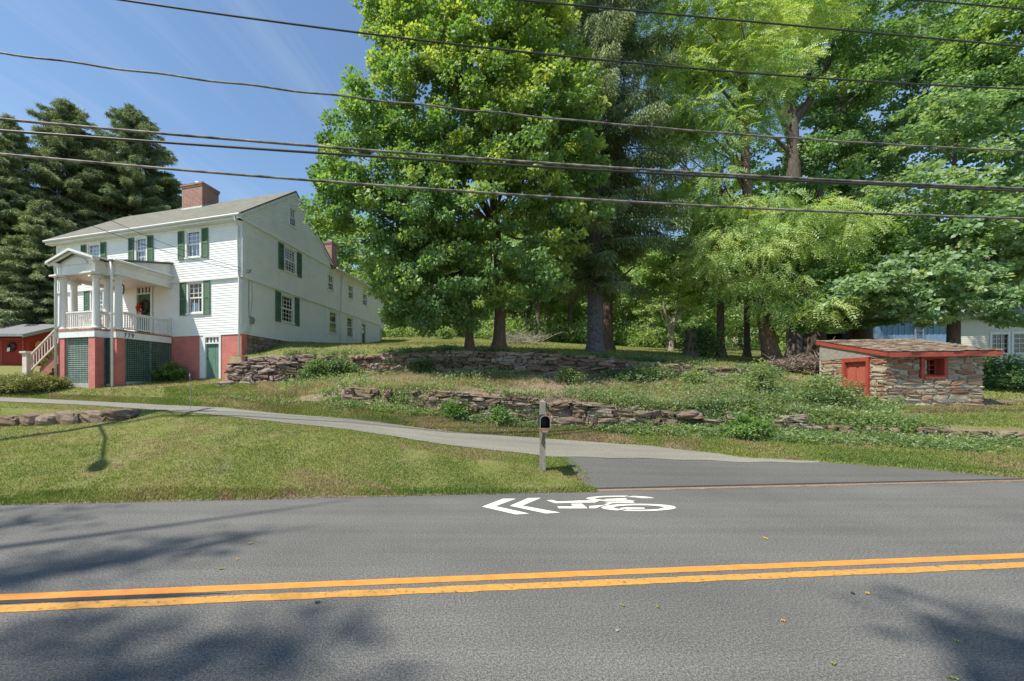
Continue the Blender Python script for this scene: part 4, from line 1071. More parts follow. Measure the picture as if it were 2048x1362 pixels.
for k in range(6):
    t = k * math.pi / 3; mb.tube([(.09 * math.cos(t), .09 * math.sin(t), 0), (.11 * math.cos(t), .11 * math.sin(t), .31)], .01, 4)
mb.build('lantern_frame', 'black', l_)
mb = MB(); mb.lathe((0, 0, 0), [(.075, .02), (.095, .29)], 6); mb.build('pane', 'glass', l_)

# ------------------------------------------------------------------ red barn on the left
bx, by = -26.9, 30.0
barn = thing('red_barn', 'low dark red board barn with a grey roof at the left edge behind the steps', 'barn', (bx, by, 2.75))
mb = MB()
for i in range(62):                                  # upright boards, front and right gable
    x = -13 + i * .21; mb.box(x + .006, x + .204, .0, .03 + .004 * (i % 2), 0, 2.45)
for i in range(30):
    y = i * .2; zt = 2.45 + .31 * min(y, 6 - y)
    mb.box(-.03 - .004 * (i % 2), .0, y + .006, y + .194, 0, zt)
mb.build('wall', 'barnred', barn)
mb = MB(); mb.box(-13, -.05, .05, .1, 0, 2.5); mb.box(-13, -12.9, .05, 6, 0, 2.4); mb.box(-13, 0, 5.9, 6, 0, 2.4); mb.box(-.1, -.05, .1, 5.9, 0, 2.4); mb.build('interior', 'dark', barn)
mb = MB()
for (ya, yb) in ((-.9, 3), (6.4, 3)): 
    za = 3.5 - .31 * abs(3 - ya); mb.prism([(-13.4, ya, za), (-13.4, yb, 3.5), (-13.4, yb, 3.62), (-13.4, ya, za + .12)], (13.8, 0, 0))
mb.build('roof', 'barnroof', barn)
mb = MB(); mb.box(-13.4, .42, -.95, -.9, 2.24, 2.42); mb.prism([(.4, -.95, 2.16), (.4, 3, 3.42), (.4, 3, 3.66), (.4, -.95, 2.4)], (.05, 0, 0)); mb.build('fascia', 'greymetal', barn)
mb = MB(); mb.box(-1.85, -.45, -.03, .0, .12, 2.1); o = mb.build('door', 'barnred', barn)
mb = MB(); mb.box(-1.97, -1.85, -.05, .0, 0, 2.2); mb.box(-.45, -.33, -.05, 0, 0, 2.2); mb.box(-1.85, -.45, -.05, 0, 2.1, 2.22); mb.build('door_frame', 'redpaint', o)
mb = MB(); mb.box(-13, -2.0, -.012, .0, -.1, .28); mb.build('base_course', 'concrete', barn)
mb = MB(); mb.box(.0, .03, 1.4, 2.6, .6, 2.0); mb.build('shutter', 'barnred', barn)
for (nm, lab, p, rz, m) in (('barn_wreath', 'dark round wreath with a white bow on the barn door', (bx - 1.15, by - .05, 4.35), 0, 'black'), ('wall_ornament', 'orange round disc hung on the sunlit barn wall', (bx + .05, by + .75, 4.5), math.pi / 2, 'orangedisc')):
    t_ = thing(nm, lab, 'wreath' if 'wreath' in nm else 'ornament', p, rz)
    mb = MB()
    if nm == 'barn_wreath':
        mb.tube([(.24 * math.cos(t), -.03, .24 * math.sin(t)) for t in np.linspace(0, 6.2832, 18)], .1, 8); mb.build('twig_ring', m, t_)
        mb = MB(); mb.prism([(-.2, -.14, -.1), (-.02, -.14, -.05), (-.04, -.14, -.32), (-.24, -.14, -.34)], (0, .02, 0)); mb.build('bow', 'white', t_)
    else:
        mb.tube([(0, 0, 0), (0, -.04, 0)], .34, 20); mb.tube([(0, -.041, 0), (0, -.06, 0)], .2, 16); mb.build('disc', m, t_)

# ------------------------------------------------------------------ stone root cellar on the right
cA = Vector((15.65, 14.0, 0)); cd = Vector((.9962, -.0872, 0)); cl_rz = math.atan2(cd.y, cd.x)
cell = thing('stone_root_cellar', 'small fieldstone root cellar with red door, red window and a sloping shake roof', 'outbuilding', (cA.x, cA.y, 1.0), cl_rz)
LX, LD = 2.95, 2.45                                   # local: x along the front, y into the bank; z from 1.0
ztop = lambda x, y: 1.715 + .012 * x + .235 * y
mb = MB()
mb.box(.05, 1.06, .05, .3, -.4, 1.70); mb.box(1.84, LX - .03, .05, .3, -.4, 1.72); mb.box(1.06, 1.84, .05, .3, -.4, .95); mb.box(1.06, 1.84, .05, .3, 1.68, 1.72)
mb.box(.05, .3, .3, .54, -.4, 1.70); mb.box(.05, .3, 1.5, LD, -.4, 1.70); mb.box(.05, .3, .54, 1.5, 1.66, 1.70)
mb.box(LX - .3, LX - .05, .3, LD, -.4, 1.72); mb.box(.06, LX - .05, LD, LD + .1, -.4, 2.15)
body = mb.build('wall', 'mortar', cell)
g5 = np.random.default_rng(15)
def stone_face(T, a1, z0, zt, holes, ex, ey):
    sm = MB(); z = z0
    while z < zt - .05:
        h = g5.choice([.12, .17, .22, .27, .33]) * g5.uniform(.9, 1.1); h = min(h, zt - z)
        iv = [(0.0, a1)]
        for (p, q, b, t) in holes:
            if min(t, z + h) - max(b, z) > .3 * h: iv = [w for (s_, e_) in iv for w in ((s_, min(e_, p)), (max(s_, q), e_)) if w[1] - w[0] > .06]
        for (s_, e_) in iv:
            a = s_
            while a < e_ - .03:
                w = min(g5.uniform(.16, .42) + h * g5.uniform(.2, 1.3), e_ - a)
                if e_ - a - w < .12: w = e_ - a
                k = 2 if (h > .17 and g5.random() < .45) else 1
                sp = g5.uniform(.35, .65) if k == 2 else 1
                for (b, f) in (((0, sp), (sp, 1 - sp)) if k == 2 else ((0, 1),)):
                    stone(sm, T(a + w / 2, .055 + g5.normal() * .007, z + h * (b + f / 2)), w * .5 - .016, .06, h * .5 * f - .014, ex, ey, g5.normal() * .08, .5, .10, g5)
                a += w
        z += h
    return sm.build('stone_facing', 'fieldstone', body)
stone_face(lambda a, d, z: (a, d, z), LX, -.2, 1.71, [(1.06, 1.84, .93, 1.72)], (1, 0, 0), (0, 1, 0))
stone_face(lambda a, d, z: (d, a, z), .54, -.2, 1.70, [], (0, 1, 0), (1, 0, 0))
stone_face(lambda a, d, z: (d, a + 1.5, z), LD - 1.5, -.2, 1.70, [], (0, 1, 0), (1, 0, 0))
def slab(x0, x1, y0, y1, dz, th):
    P = [(x0, y0), (x1, y0), (x1, y1), (x0, y1)]
    return [(x, y, ztop(x, y) + dz) for (x, y) in P] + [(x, y, ztop(x, y) + dz + th) for (x, y) in P]
BF = [(0, 3, 2, 1), (4, 5, 6, 7), (0, 1, 5, 4), (1, 2, 6, 5), (2, 3, 7, 6), (3, 0, 4, 7)]
RX0, RX1, RY0 = -.02, LX + .2, -.22
mb = MB(); mb.add(slab(RX0, RX1, RY0, LD + .1, .10, .03), BF); rf = mb.build('roof', 'oldwood', cell)
mb = MB()
for j in range(15):
    y = RY0 - .05 + j * .18; x = RX0 - .06
    while x < RX1 + .04:
        w = g5.uniform(.1, .26); l = g5.uniform(.20, .27); t_ = g5.uniform(.008, .024); x1 = min(x + w, RX1 + .05)
        y0 = y + g5.uniform(-.03, .03); zq = .132 + g5.uniform(0, .010); mb.cur = float(g5.random())
        P = [(x, y0), (x1 - .008, y0 + g5.uniform(-.01, .01)), (x1 - .008, y0 + l), (x, y0 + l)]
        lift = [.024 + g5.uniform(0, .012), .024 + g5.uniform(0, .012), .0, .0]
        mb.add([(px, py, ztop(px, py) + zq + lf) for (px, py), lf in zip(P, lift)] + [(px, py, ztop(px, py) + zq + lf + t_) for (px, py), lf in zip(P, lift)], BF)
        x += w
mb.build('shakes', 'shake', rf)
mb = MB()
mb.add(slab(RX0 - .04, RX1 + .04, RY0 - .04, RY0 - .005, -.02, .145), BF); mb.add(slab(RX0 - .04, RX0 - .005, RY0 - .005, LD + .1, -.02, .145), BF); mb.add(slab(RX1 + .005, RX1 + .04, RY0 - .005, LD + .1, -.02, .145), BF)
mb.build('fascia', 'redpaint', rf)
mb = MB(); mb.prism([(-.015, .0, 1.70), (-.015, LD, 1.66), (-.015, LD, ztop(0, LD) + .1), (-.015, 0, ztop(0, 0) + .1)], (.05, 0, 0)); mb.build('gable_board', 'oldwood', cell)
mb = MB(); mb.add([(.04, -.02, 1.72), (LX, -.02, 1.735), (LX, .3, 1.74), (.04, .3, 1.72), (.04, -.02, ztop(0, 0) + .09), (LX, -.02, ztop(LX, 0) + .09), (LX, .3, ztop(LX, .3) + .09), (.04, .3, ztop(0, .3) + .09)], BF); mb.build('wall_plate', 'oldwood', cell)
mb = MB(); mb.box(.09, .13, .62, 1.42, -.1, 1.55)
for (b, t) in ((-.02, .55), (.72, 1.38)):
    for (p, q) in ((.69, .97), (1.07, 1.35)):
        mb.box(.068, .0895, p, q, b, t); mb.box(.056, .0675, p + .05, q - .05, b + .06, t - .06)
d_ = mb.build('door', MT.setdefault('reddoor', M('sun_faded_red_paint', [(0.3, (0.36, 0.085, 0.06)), (0.7, (0.44, 0.125, 0.095))], 5, .65, .15, 40, stretch=(4, 4, 1))), cell)
mb = MB(); mb.box(-.03, .15, .54, .62, -.2, 1.69); mb.box(-.03, .15, 1.42, 1.5, -.2, 1.69); mb.box(-.03, .15, .62, 1.42, 1.55, 1.69)
n = 14; P = [(.03, .62 + .80 * i / n, 1.55 - .07 * abs(math.sin(math.pi * 2 * i / n))) for i in range(n + 1)] + [(.03, 1.42, 1.56), (.03, .62, 1.56)]
mb.prism(P, (.03, 0, 0)); mb.build('door_frame', 'redpaint', d_)
mb = MB(); mb.box(1.06, 1.16, -.03, .30, .95, 1.69); mb.box(1.74, 1.84, -.03, .30, .95, 1.69); mb.box(1.16, 1.74, -.03, .30, 1.60, 1.69); mb.box(1.16, 1.74, -.05, .30, .95, 1.04)
w2 = mb.build('window', 'redpaint', cell)
mb = MB(); mb.box(1.16, 1.21, .2, .24, 1.04, 1.60); mb.box(1.69, 1.74, .2, .24, 1.04, 1.60); mb.box(1.21, 1.69, .2, .24, 1.04, 1.09); mb.box(1.21, 1.69, .2, .24, 1.55, 1.60)
for x in (1.37, 1.53): mb.box(x - .012, x + .012, .21, .23, 1.09, 1.55)
for z in (1.245, 1.395): mb.box(1.21, 1.69, .211, .229, z - .01, z + .01)
mb.build('sash', 'redpaint', w2)
mb = MB(); mb.add([(1.2, .225, 1.06), (1.7, .225, 1.06), (1.7, .225, 1.58), (1.2, .225, 1.58)], [(0, 1, 2, 3)]); mb.build('pane', 'glassdark', w2)
mb = MB(); mb.box(1.0, 1.9, .8, .85, .7, 1.7); mb.build('interior', 'dark', w2)

# ------------------------------------------------------------------ neighbours on the right
sx0, sy0 = W(1756, 690, 26)[:2]
shed = thing('blue_shed', 'blue upright-board shed behind the cellar roof', 'shed', (sx0, sy0, 2.6), -.12)
mb = MB()
for i in range(24): mb.box(i * .155 + .008, i * .155 + .148, -.03 - .01 * (i % 2), .0, 0, 3.3)
mb.build('wall', 'blueboard', shed)
mb = MB(); mb.box(0, 3.72, .01, 2.6, 0, 3.25); mb.build('interior', 'blueboard', shed)
mb = MB(); mb.prism([(-.3, -.4, 3.22), (-.3, 2.9, 3.9), (-.3, 2.9, 4.0), (-.3, -.4, 3.32)], (4.3, 0, 0)); mb.build('roof', 'barnroof', shed)
def ladder(u, Y, lean, lab, h=2.4):
    p = Wg(u, Y); t_ = thing('ladder', lab, 'ladder', p, -.1)
    mb = MB()
    for s in (-.21, .21): mb.beam((s, 0, 0), (s, lean, h), .04, .06, (0, 1, 0))
    for k in range(7): z = .25 + k * .33; mb.beam((-.19, lean * z / h, z), (.19, lean * z / h, z), .03, .035, (0, 1, 0))
    mb.build('rails', 'greymetal', t_); return t_
ladder(1846, 25.4, .25, 'grey ladder leaning on the blue shed', 2.6)
hx0, hy0 = W(1872, 690, 26.5)[:2]
nb_ = thing('cream_house', 'cream clapboard neighbour house with a row of dark divided windows, right edge', 'house', (hx0, hy0, 2.4), -.3)
TN = lambda a, d, z: (a, -d, z)
nh = [(2.55, 3.25, 1.2, 2.35), (3.5, 4.35, 1.2, 2.35), (4.6, 5.5, 1.2, 2.35)]
clap('wall', TN, 0, 9, 0, 3.4, nh, nb_, 'cream', .12)
mb = MB(); mb.box(0, 9, .6, 5, -.5, 3.3); mb.box(0, .05, .02, .6, 0, 3.3); mb.build('wall', 'cream', nb_)
mb = MB(); mb.prism([(-.3, -.45, 3.3), (-.3, 2.6, 5.0), (-.3, 5.6, 3.3), (-.3, 5.6, 3.42), (-.3, 2.6, 5.12), (-.3, -.45, 3.42)], (9.6, 0, 0)); mb.build('roof', 'barnroof', nb_)
for (a0, a1, z0, z1) in nh:
    mb = MB(TN)
    mb.box(a0 - .1, a0, -.03, .05, z0 - .06, z1 + .1); mb.box(a1, a1 + .1, -.03, .05, z0 - .06, z1 + .1); mb.box(a0, a1, -.03, .05, z1, z1 + .1); mb.box(a0, a1, -.03, .07, z0 - .06, z0)
    w_ = mb.build('window', 'white', nb_)
    mb = MB(TN)
    for i in range(1, 3): x = a0 + (a1 - a0) * i / 3; mb.box(x - .012, x + .012, -.05, -.03, z0, z1)
    for i in range(1, 4): z = z0 + (z1 - z0) * i / 4; mb.box(a0, a1, -.049, -.031, z - .012, z + .012)
    mb.build('sash', 'white', w_)
    mb = MB(TN); mb.add([(a0, -.055, z0), (a1, -.055, z0), (a1, -.055, z1), (a0, -.055, z1)], [(0, 1, 2, 3)]); mb.build('pane', 'glassdark', w_)
    mb = MB(TN); mb.box(a0, a1, -.4, -.38, z0, z1); mb.build('interior', 'dark', w_)
mb = MB(TN); mb.box(-.02, .1, .03, .06, 0, 3.3); mb.build('corner_board', 'trim', nb_)
ladder(1890, 25.4, .3, 'grey ladder leaning on the cream house wall', 2.6)
mb = MB()                                            # dark lean-to roof posts behind the trunks
o = thing('open_woodshed', 'dark open-fronted woodshed between the tree trunks and the blue shed', 'shed', (W(1640, 690, 27)[0], 27, 2.6))
mb.box(0, 3.6, 1.5, 1.55, 0, 2.5); mb.box(0, .06, 0, 1.5, 0, 2.5); mb.box(3.54, 3.6, 0, 1.5, 0, 2.5); mb.build('wall', 'dark', o)
mb = MB(); mb.prism([(-.2, -.3, 2.5), (-.2, 1.8, 2.9), (-.2, 1.8, 3.0), (-.2, -.3, 2.6)], (4.0, 0, 0)); mb.build('roof', 'barnroof', o)

# ------------------------------------------------------------------ mailbox
mx_, my_, mz_ = Wg(1085, 8.13)
mail = thing('mailbox', 'black open-fronted mailbox with a red flag on a weathered wooden post by the driveway', 'mailbox', (mx_, my_, mz_), math.radians(-12))
mb = MB(); mb.box(-.05, .05, -.05, .05, -.3, 1.32); mb.add([(-.05, -.05, 1.32), (.05, -.05, 1.32), (.05, .05, 1.32), (-.05, .05, 1.32), (0, 0, 1.37)], [(0, 1, 4), (1, 2, 4), (2, 3, 4), (3, 0, 4)]); mb.build('post', 'postwood', mail)
mb = MB(); mb.box(-.045, .045, -.474, -.05, .80, .86); mb.prism([(-.03, -.4, .8), (-.03, -.34, .8), (-.03, -.05, .52), (-.03, -.05, .60)], (.06, 0, 0)); mb.build('bracket', 'postwood', mail)
def arch(y, w, h0, h, k=16): return [(-w, y, h0)] + [(w * math.cos(math.pi - math.pi * i / k), y, h0 + h - w + w * math.sin(math.pi * i / k)) for i in range(k + 1)] + [(w, y, h0)]
A, B = arch(-.50, .085, .865, .225), arch(-.05, .085, .865, .225); C_, D_ = arch(-.50, .078, .872, .211), arch(-.06, .078, .872, .211)
n = len(A); mb = MB()
mb.add(A + B + C_ + D_, [(i, (i + 1) % n, n + (i + 1) % n, n + i) for i in range(n)] + [(2 * n + i, 3 * n + i, 3 * n + (i + 1) % n, 2 * n + (i + 1) % n) for i in range(n)] +
       [(i, 2 * n + i, 2 * n + (i + 1) % n, (i + 1) % n) for i in range(n)] + [tuple(range(n, 2 * n)), tuple(range(3 * n, 4 * n))[::-1]])
bxm = mb.build('box', 'black', mail)
mb = MB()
for i in range(n - 1):
    a, b = A[i], A[i + 1]; mb.beam((a[0] * 1.03, a[1] - .004, a[2]), (b[0] * 1.03, b[1] - .004, b[2]), .010, .016, (0, 1, 0))
mb.build('rim', 'greymetal', bxm)
mb = MB(); mb.beam((-.082, -.515, .86), (.082, -.515, .86), .04, .010); mb.beam((-.08, -.535, .845), (.08, -.535, .845), .010, .024); mb.build('door', 'rust', bxm)
mb = MB(); mb.box(.088, .096, -.44, -.41, .96, 1.06); mb.box(.088, .096, -.44, -.33, 1.04, 1.11); mb.build('flag', 'flagred', bxm)
mb = MB(); mb.box(-.05, .05, -.49, -.475, .79, .86); mb.build('bracket_plate', 'gutter', bxm)

# drive marker
p = Wg(381, 13.0)
st = thing('driveway_marker', 'thin grey stake standing at the edge of the driveway', 'stake', p)
mb = MB(); mb.tube([(0, 0, -.2), (.0, .0, .5), (-.02, 0, 1.08)], .008, 6); mb.build('rod', 'greymetal', st)
mb = MB(); mb.tube([(-.019, 0, 1.0), (-.021, 0, 1.09)], .011, 6); mb.build('tip', 'white', st)

# ------------------------------------------------------------------ utility poles and wires
PX, PY = -12.3, 9.3
def pole_at(r, name, label, lamp):
    x, y = PX + ER[0] * r, PY + ER[1] * r
    t_ = thing(name, label, 'utility pole', (x, y, 0), math.radians(5), 'utility poles along the road')
    mb = MB(); mb.tube([(0, 0, -.5), (0, 0, 5), (0, 0, 12.6)], [.17, .15, .11], 12); mb.build('pole', 'postwood', t_)
    mb = MB(); mb.beam((0, -1.2, 11.9), (0, 1.2, 11.9), .1, .12); mb.beam((0, -.7, 11.4), (0, 0, 10.8), .05, .05); mb.beam((0, .7, 11.4), (0, 0, 10.8), .05, .05); mb.build('crossarm', 'postwood', t_)
    mb = MB(); mb.lathe((.0, .32, 9.5), [(.2, 0), (.22, .06), (.22, .8), (.15, .9)], 14); mb.build('transformer', 'greymetal', t_)
    if lamp:
        mb = MB(); mb.tube([(0, -.1, 8.0), (.5, -1.5, 8.5), (1.2, -3.4, 8.75)], .04, 8); a = mb.build('lamp_arm', 'greymetal', t_)
        mb = MB(); mb.tube([(1.15, -3.3, 8.74), (1.3, -3.7, 8.74), (1.42, -4.0, 8.72)], [.08, .17, .1], 10); mb.build('lamp_head', 'greymetal', a)
    return t_
pole_at(0, 'utility_pole', 'wooden utility pole with a street lamp arm, beyond the left edge of the lawn', True)
pole_at(46, 'utility_pole', 'plain wooden utility pole further along the road to the right', False)
def ray_t(u):
    a = (u - U0) / FX; return (-PX + a * PY) / (.9962 - .0872 * a)
def wire(name, label, pts, rad, mat, wav=0.0, n0=0.0):
    ts, zs = [], []
    for (u, v) in pts:
        t = ray_t(u); ts.append(t); zs.append(CH - (v - V0) / FX * (PY + .0872 * t))
    c = np.polyfit(ts, zs, min(2, len(pts) - 1))
    mb = MB(); P = []
    for t in np.linspace(0, 46, 180 if wav else 70):
        P.append((PX + .9962 * t, PY + .0872 * t, float(np.polyval(c, t)) + wav * math.sin(t * 3.1) * (1 if t < 16 else .35)))
    mb.tube(P, rad, 6)
    return tag(mb.build(name, mat, smooth=True), label, 'overhead wire', 'overhead wires along the road')
wire('overhead_wire', 'overhead wire cutting only the top right corner of the sky', [(1840, 0), (2048, 18)], .022, 'cable')
wire('overhead_wire', 'second highest overhead wire, entering at the top middle before the trees', [(1040, 0), (1500, 43), (2048, 93)], .022, 'cable')
wire('overhead_wire', 'third highest overhead wire, starting at the top of the blue sky', [(245, 0), (1185, 118), (2048, 178)], .022, 'cable')
wire('overhead_wire', 'wavy twisted overhead wire high above the house', [(0, 105), (680, 192), (2048, 302)], .022, 'cablegrey', .015)
wire('overhead_cable', 'thick weathered cable just above the black one, over the house chimney', [(0, 238), (640, 293), (2048, 377)], .029, 'cablegrey')
wire('overhead_cable', 'smooth black cable just below the thick weathered cable', [(0, 261), (640, 306), (2048, 382)], .028, 'cable')
wire('overhead_cable', 'lowest overhead cable, grey lashed, crossing in front of the chimney top', [(0, 308), (640, 362), (2048, 437)], .029, 'cablegrey')
for (lab, z0, e, dz) in (('thin service wire sagging from the left to the house corner', 8.6, (.12, .36, 6.85), -1.2), ('lower thin service wire sagging to the house corner over the porch roof', 7.6, (.12, .36, 6.75), -.9)):
    a = Vector((PX, PY, z0)); b = Vector(Hp(*e)); P = []
    for i in range(40):
        s = i / 39; q = a.lerp(b, s); q.z += dz * .5 * math.sin(math.pi * s); P.append(tuple(q))
    mb = MB(); mb.tube(P, .009, 5); tag(mb.build('service_wire', 'cable'), lab, 'service wire')

# ------------------------------------------------------------------ trees
MAPLE = dict(cr=.42, per=112, L=.13, Wd=.12, flat=.7)
def b_(u, Y): return Wg(u, Y)
tree('maple_tree', 'tall bright green maple with the thicker of two pale trunks by the wall', b_(998, 18.6),
     [b_(998, 18.6)] + Wp([(1000, 600, 18.6), (996, 500, 18.6), (985, 380, 18.6), (975, 200, 18.6), (965, 40, 18.6), (960, -60, 18.6)]), [.25, .22, .2, .16, .11, .06, .03],
     bl2(1.7, (950, 0, 19, 150, 120), (840, 70, 18.6, 95, 80), (1070, 90, 19, 80, 100), (900, 220, 18.2, 150, 110), (1070, 260, 18.5, 105, 110), (960, 390, 17.8, 150, 100), (1110, 420, 18.5, 85, 100), (1040, 545, 17.8, 100, 65), (1150, 330, 18.6, 50, 80), (800, 20, 18.8, 70, 60), (980, 100, 18.2, 110, 90), (1010, 280, 17.6, 90, 90), (1100, 170, 18.4, 70, 70)),
     'l_maple', 'barkred', limbs=60, dens=.85, **MAPLE)
tree('maple_tree', 'rounded maple on the thinner reddish trunk, leaning over the house end', b_(939, 18.4),
     [b_(939, 18.4)] + Wp([(937, 600, 18.4), (925, 520, 18.4), (890, 420, 18.3), (830, 300, 18.3), (780, 200, 18.3)]), [.16, .15, .13, .1, .06, .03],
     bl2(1.1, (740, 320, 18, 100, 100), (770, 190, 18.3, 70, 80), (715, 425, 17.6, 85, 66), (820, 430, 17.4, 110, 100), (800, 530, 17.5, 80, 66), (870, 555, 17.3, 100, 80), (845, 632, 17.6, 75, 30), (930, 610, 17.8, 60, 40), (720, 250, 18.2, 40, 50), (690, 390, 17.8, 60, 60), (800, 600, 17.4, 48, 38), (900, 300, 17.6, 70, 70), (880, 470, 17.4, 70, 60)),
     'l_maple_lo', 'barkred', limbs=50, dens=.85, **MAPLE)

def spruce(name, label, base, h, r0, leaf, nb=140, seed=3, reach=4.6, crown0=.22, per=60, L=.26, Wd=.05, hang=.55, top=.15, taper=.85, bark='barkspruce', group=None, wf=.34):
    g = np.random.default_rng(seed)
    root = thing(name, label, 'tree', base, g.random() * 6, group)
    mb = MB(); mb.tube([(0, 0, -.5), (0, 0, 0), (0, 0, .5), (0, 0, h * .4), (0, 0, h * .75), (0, 0, h)], [r0 * 1.75, r0 * 1.4, r0 * 1.04, r0 * .8, r0 * .4, .03], 14, True, .06)
    P, D, N, T = [], [], [], []
    for i in range(nb):
        f = (i + g.random()) / nb; z = h * (crown0 + (1 - crown0) * f)
        ln = reach * ((1 - f) ** taper * (1 - top) + top) * g.uniform(.5, 1.2) * min(1, .55 + f * 3)
        az = i * 2.39996 + g.normal() * .35; dr = np.array([math.cos(az), math.sin(az), 0])
        pts = []
        lift = .25 * f
        for s in np.linspace(0, 1, 6): pts.append(np.array([0, 0, z]) + dr * ln * s + np.array([0, 0, ln * (lift * s - .42 * s * s + .22 * s ** 3)]))
        mb.tube([tuple(p) for p in pts], [.05 * ln / reach + .012, .04, .03, .02, .014, .006], 5, False)
        k = int(per * ln); s = .15 + .85 * g.random(k) ** .8
        seg = np.clip((s * 5).astype(int), 0, 4); fr = (s * 5 - seg)[:, None]; pa = np.array(pts)
        q = pa[seg] * (1 - fr) + pa[seg + 1] * fr
        side = np.array([-dr[1], dr[0], 0]); w = (.12 + wf * ln * .5 * (1 - s * .75))[:, None]
        sg = g.uniform(-1, 1, (k, 1))
        q = q + side * sg * w - np.array([0, 0, 1]) * (np.abs(sg) * w * .35 + hang * g.random((k, 1)) ** 1.6 * .5)
        P.append(q); D.append(dr * .45 + side * sg * .9 - np.array([0, 0, hang * 1.3]) + g.normal(size=(k, 3)) * .35)
        N.append(np.array([0, 0, .6]) + dr * .6 + g.normal(size=(k, 3)) * .6); T.append(g.random() * .45 + .1 + g.random(k) * .35 + .15 * s)
    mb.build('trunk', bark, root, True)
    P, D, N, T = np.vstack(P), np.vstack(D), np.vstack(N), np.concatenate(T)
    leaf_mesh('crown', P, D, N, L * (.6 + .8 * g.random(len(P))), Wd, T, leaf, root, .03)
    return root
def spruce_at(label, u, Y, vtop, **k):
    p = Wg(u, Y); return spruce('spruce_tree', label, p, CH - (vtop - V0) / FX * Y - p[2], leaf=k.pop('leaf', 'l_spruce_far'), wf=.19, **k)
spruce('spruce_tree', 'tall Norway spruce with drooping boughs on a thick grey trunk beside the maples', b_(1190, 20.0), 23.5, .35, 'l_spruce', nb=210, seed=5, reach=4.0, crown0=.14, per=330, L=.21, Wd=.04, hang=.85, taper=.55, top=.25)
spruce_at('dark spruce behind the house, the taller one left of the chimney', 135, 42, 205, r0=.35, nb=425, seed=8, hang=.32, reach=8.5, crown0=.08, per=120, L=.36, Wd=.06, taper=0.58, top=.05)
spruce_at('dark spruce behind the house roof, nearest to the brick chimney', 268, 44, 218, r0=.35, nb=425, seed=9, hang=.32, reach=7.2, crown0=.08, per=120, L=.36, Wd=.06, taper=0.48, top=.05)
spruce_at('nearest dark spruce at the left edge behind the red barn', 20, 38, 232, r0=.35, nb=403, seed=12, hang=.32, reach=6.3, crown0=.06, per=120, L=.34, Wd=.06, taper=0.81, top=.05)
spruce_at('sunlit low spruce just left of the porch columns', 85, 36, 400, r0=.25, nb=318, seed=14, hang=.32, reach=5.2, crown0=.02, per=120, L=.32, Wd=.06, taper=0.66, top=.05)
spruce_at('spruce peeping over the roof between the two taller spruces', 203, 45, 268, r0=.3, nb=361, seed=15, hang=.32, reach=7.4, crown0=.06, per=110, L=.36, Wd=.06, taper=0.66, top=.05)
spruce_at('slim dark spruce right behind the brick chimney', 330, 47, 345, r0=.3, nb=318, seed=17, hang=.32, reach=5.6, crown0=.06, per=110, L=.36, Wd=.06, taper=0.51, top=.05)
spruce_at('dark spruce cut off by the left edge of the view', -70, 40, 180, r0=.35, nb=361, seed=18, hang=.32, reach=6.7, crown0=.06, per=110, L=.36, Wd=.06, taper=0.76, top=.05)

tree('walnut_tree', 'tall pale green walnut with feathery leaves on a leaning brown trunk', b_(1546, 19.6),
     [b_(1546, 19.6)] + Wp([(1530, 650, 19.6), (1518, 590, 19.6), (1502, 480, 19.7), (1490, 330, 19.8), (1491, 200, 19.9), (1478, 60, 20), (1470, -60, 20)]), [.30, .27, .25, .21, .17, .14, .1, .05],
     bl((1375, 60, 20.5, 95, 90), (1480, 110, 20, 90, 80), (1560, 20, 20.5, 90, 80), (1400, 210, 20, 85, 55), (1530, 215, 19.5, 32, 35), (1350, 160, 20.5, 50, 60), (1400, 390, 19.6, 75, 48), (1480, 520, 18.8, 75, 50), (1600, 588, 18.2, 62, 44), (1620, 470, 18.8, 90, 50), (1530, 440, 19, 60, 40), (1410, 290, 19.8, 45, 45), (1340, 270, 20.4, 55, 40), (1420, 20, 20.3, 80, 60), (1450, 450, 19.2, 60, 45)),
     'l_walnut', 'barkred', cr=.75, dens=.85, per=46, L=.58, kind='frond', limbs=46)
tree('hickory_tree', 'tall forked tree with a thick ivy-clad trunk behind the walnut', b_(1590, 27),
     [b_(1590, 27)] + Wp([(1592, 500, 27), (1588, 330, 27), (1585, 240, 27), (1565, 120, 27), (1550, 0, 27), (1540, -60, 27)]), [.42, .38, .33, .28, .2, .12, .06],
     bl((1620, 40, 27, 95, 80), (1530, 170, 27.5, 60, 60), (1690, 190, 26.5, 75, 60), (1660, 310, 26.5, 60, 55), (1590, 430, 26.5, 85, 65), (1750, 120, 26.5, 70, 60), (1570, 70, 27.5, 60, 60), (1450, 250, 28.5, 55, 50), (1535, 320, 29.5, 50, 40), (1610, 300, 28.5, 30, 30)),
     'l_maple_lo', 'bark', cr=.6, dens=.85, per=90, L=.17, Wd=.15, limbs=9,
     extra=lambda mb, o: [mb.tube([tuple(np.array(W(*q)) - o) for q in Q], r, 8, False) for (Q, r) in (([(1587, 245, 27), (1620, 200, 26.8), (1655, 130, 26.6), (1680, 20, 26.5)], [.3, .2, .15, .05]), ([(1590, 300, 27), (1560, 230, 26.8), (1535, 160, 26.6)], [.22, .12, .04]))])
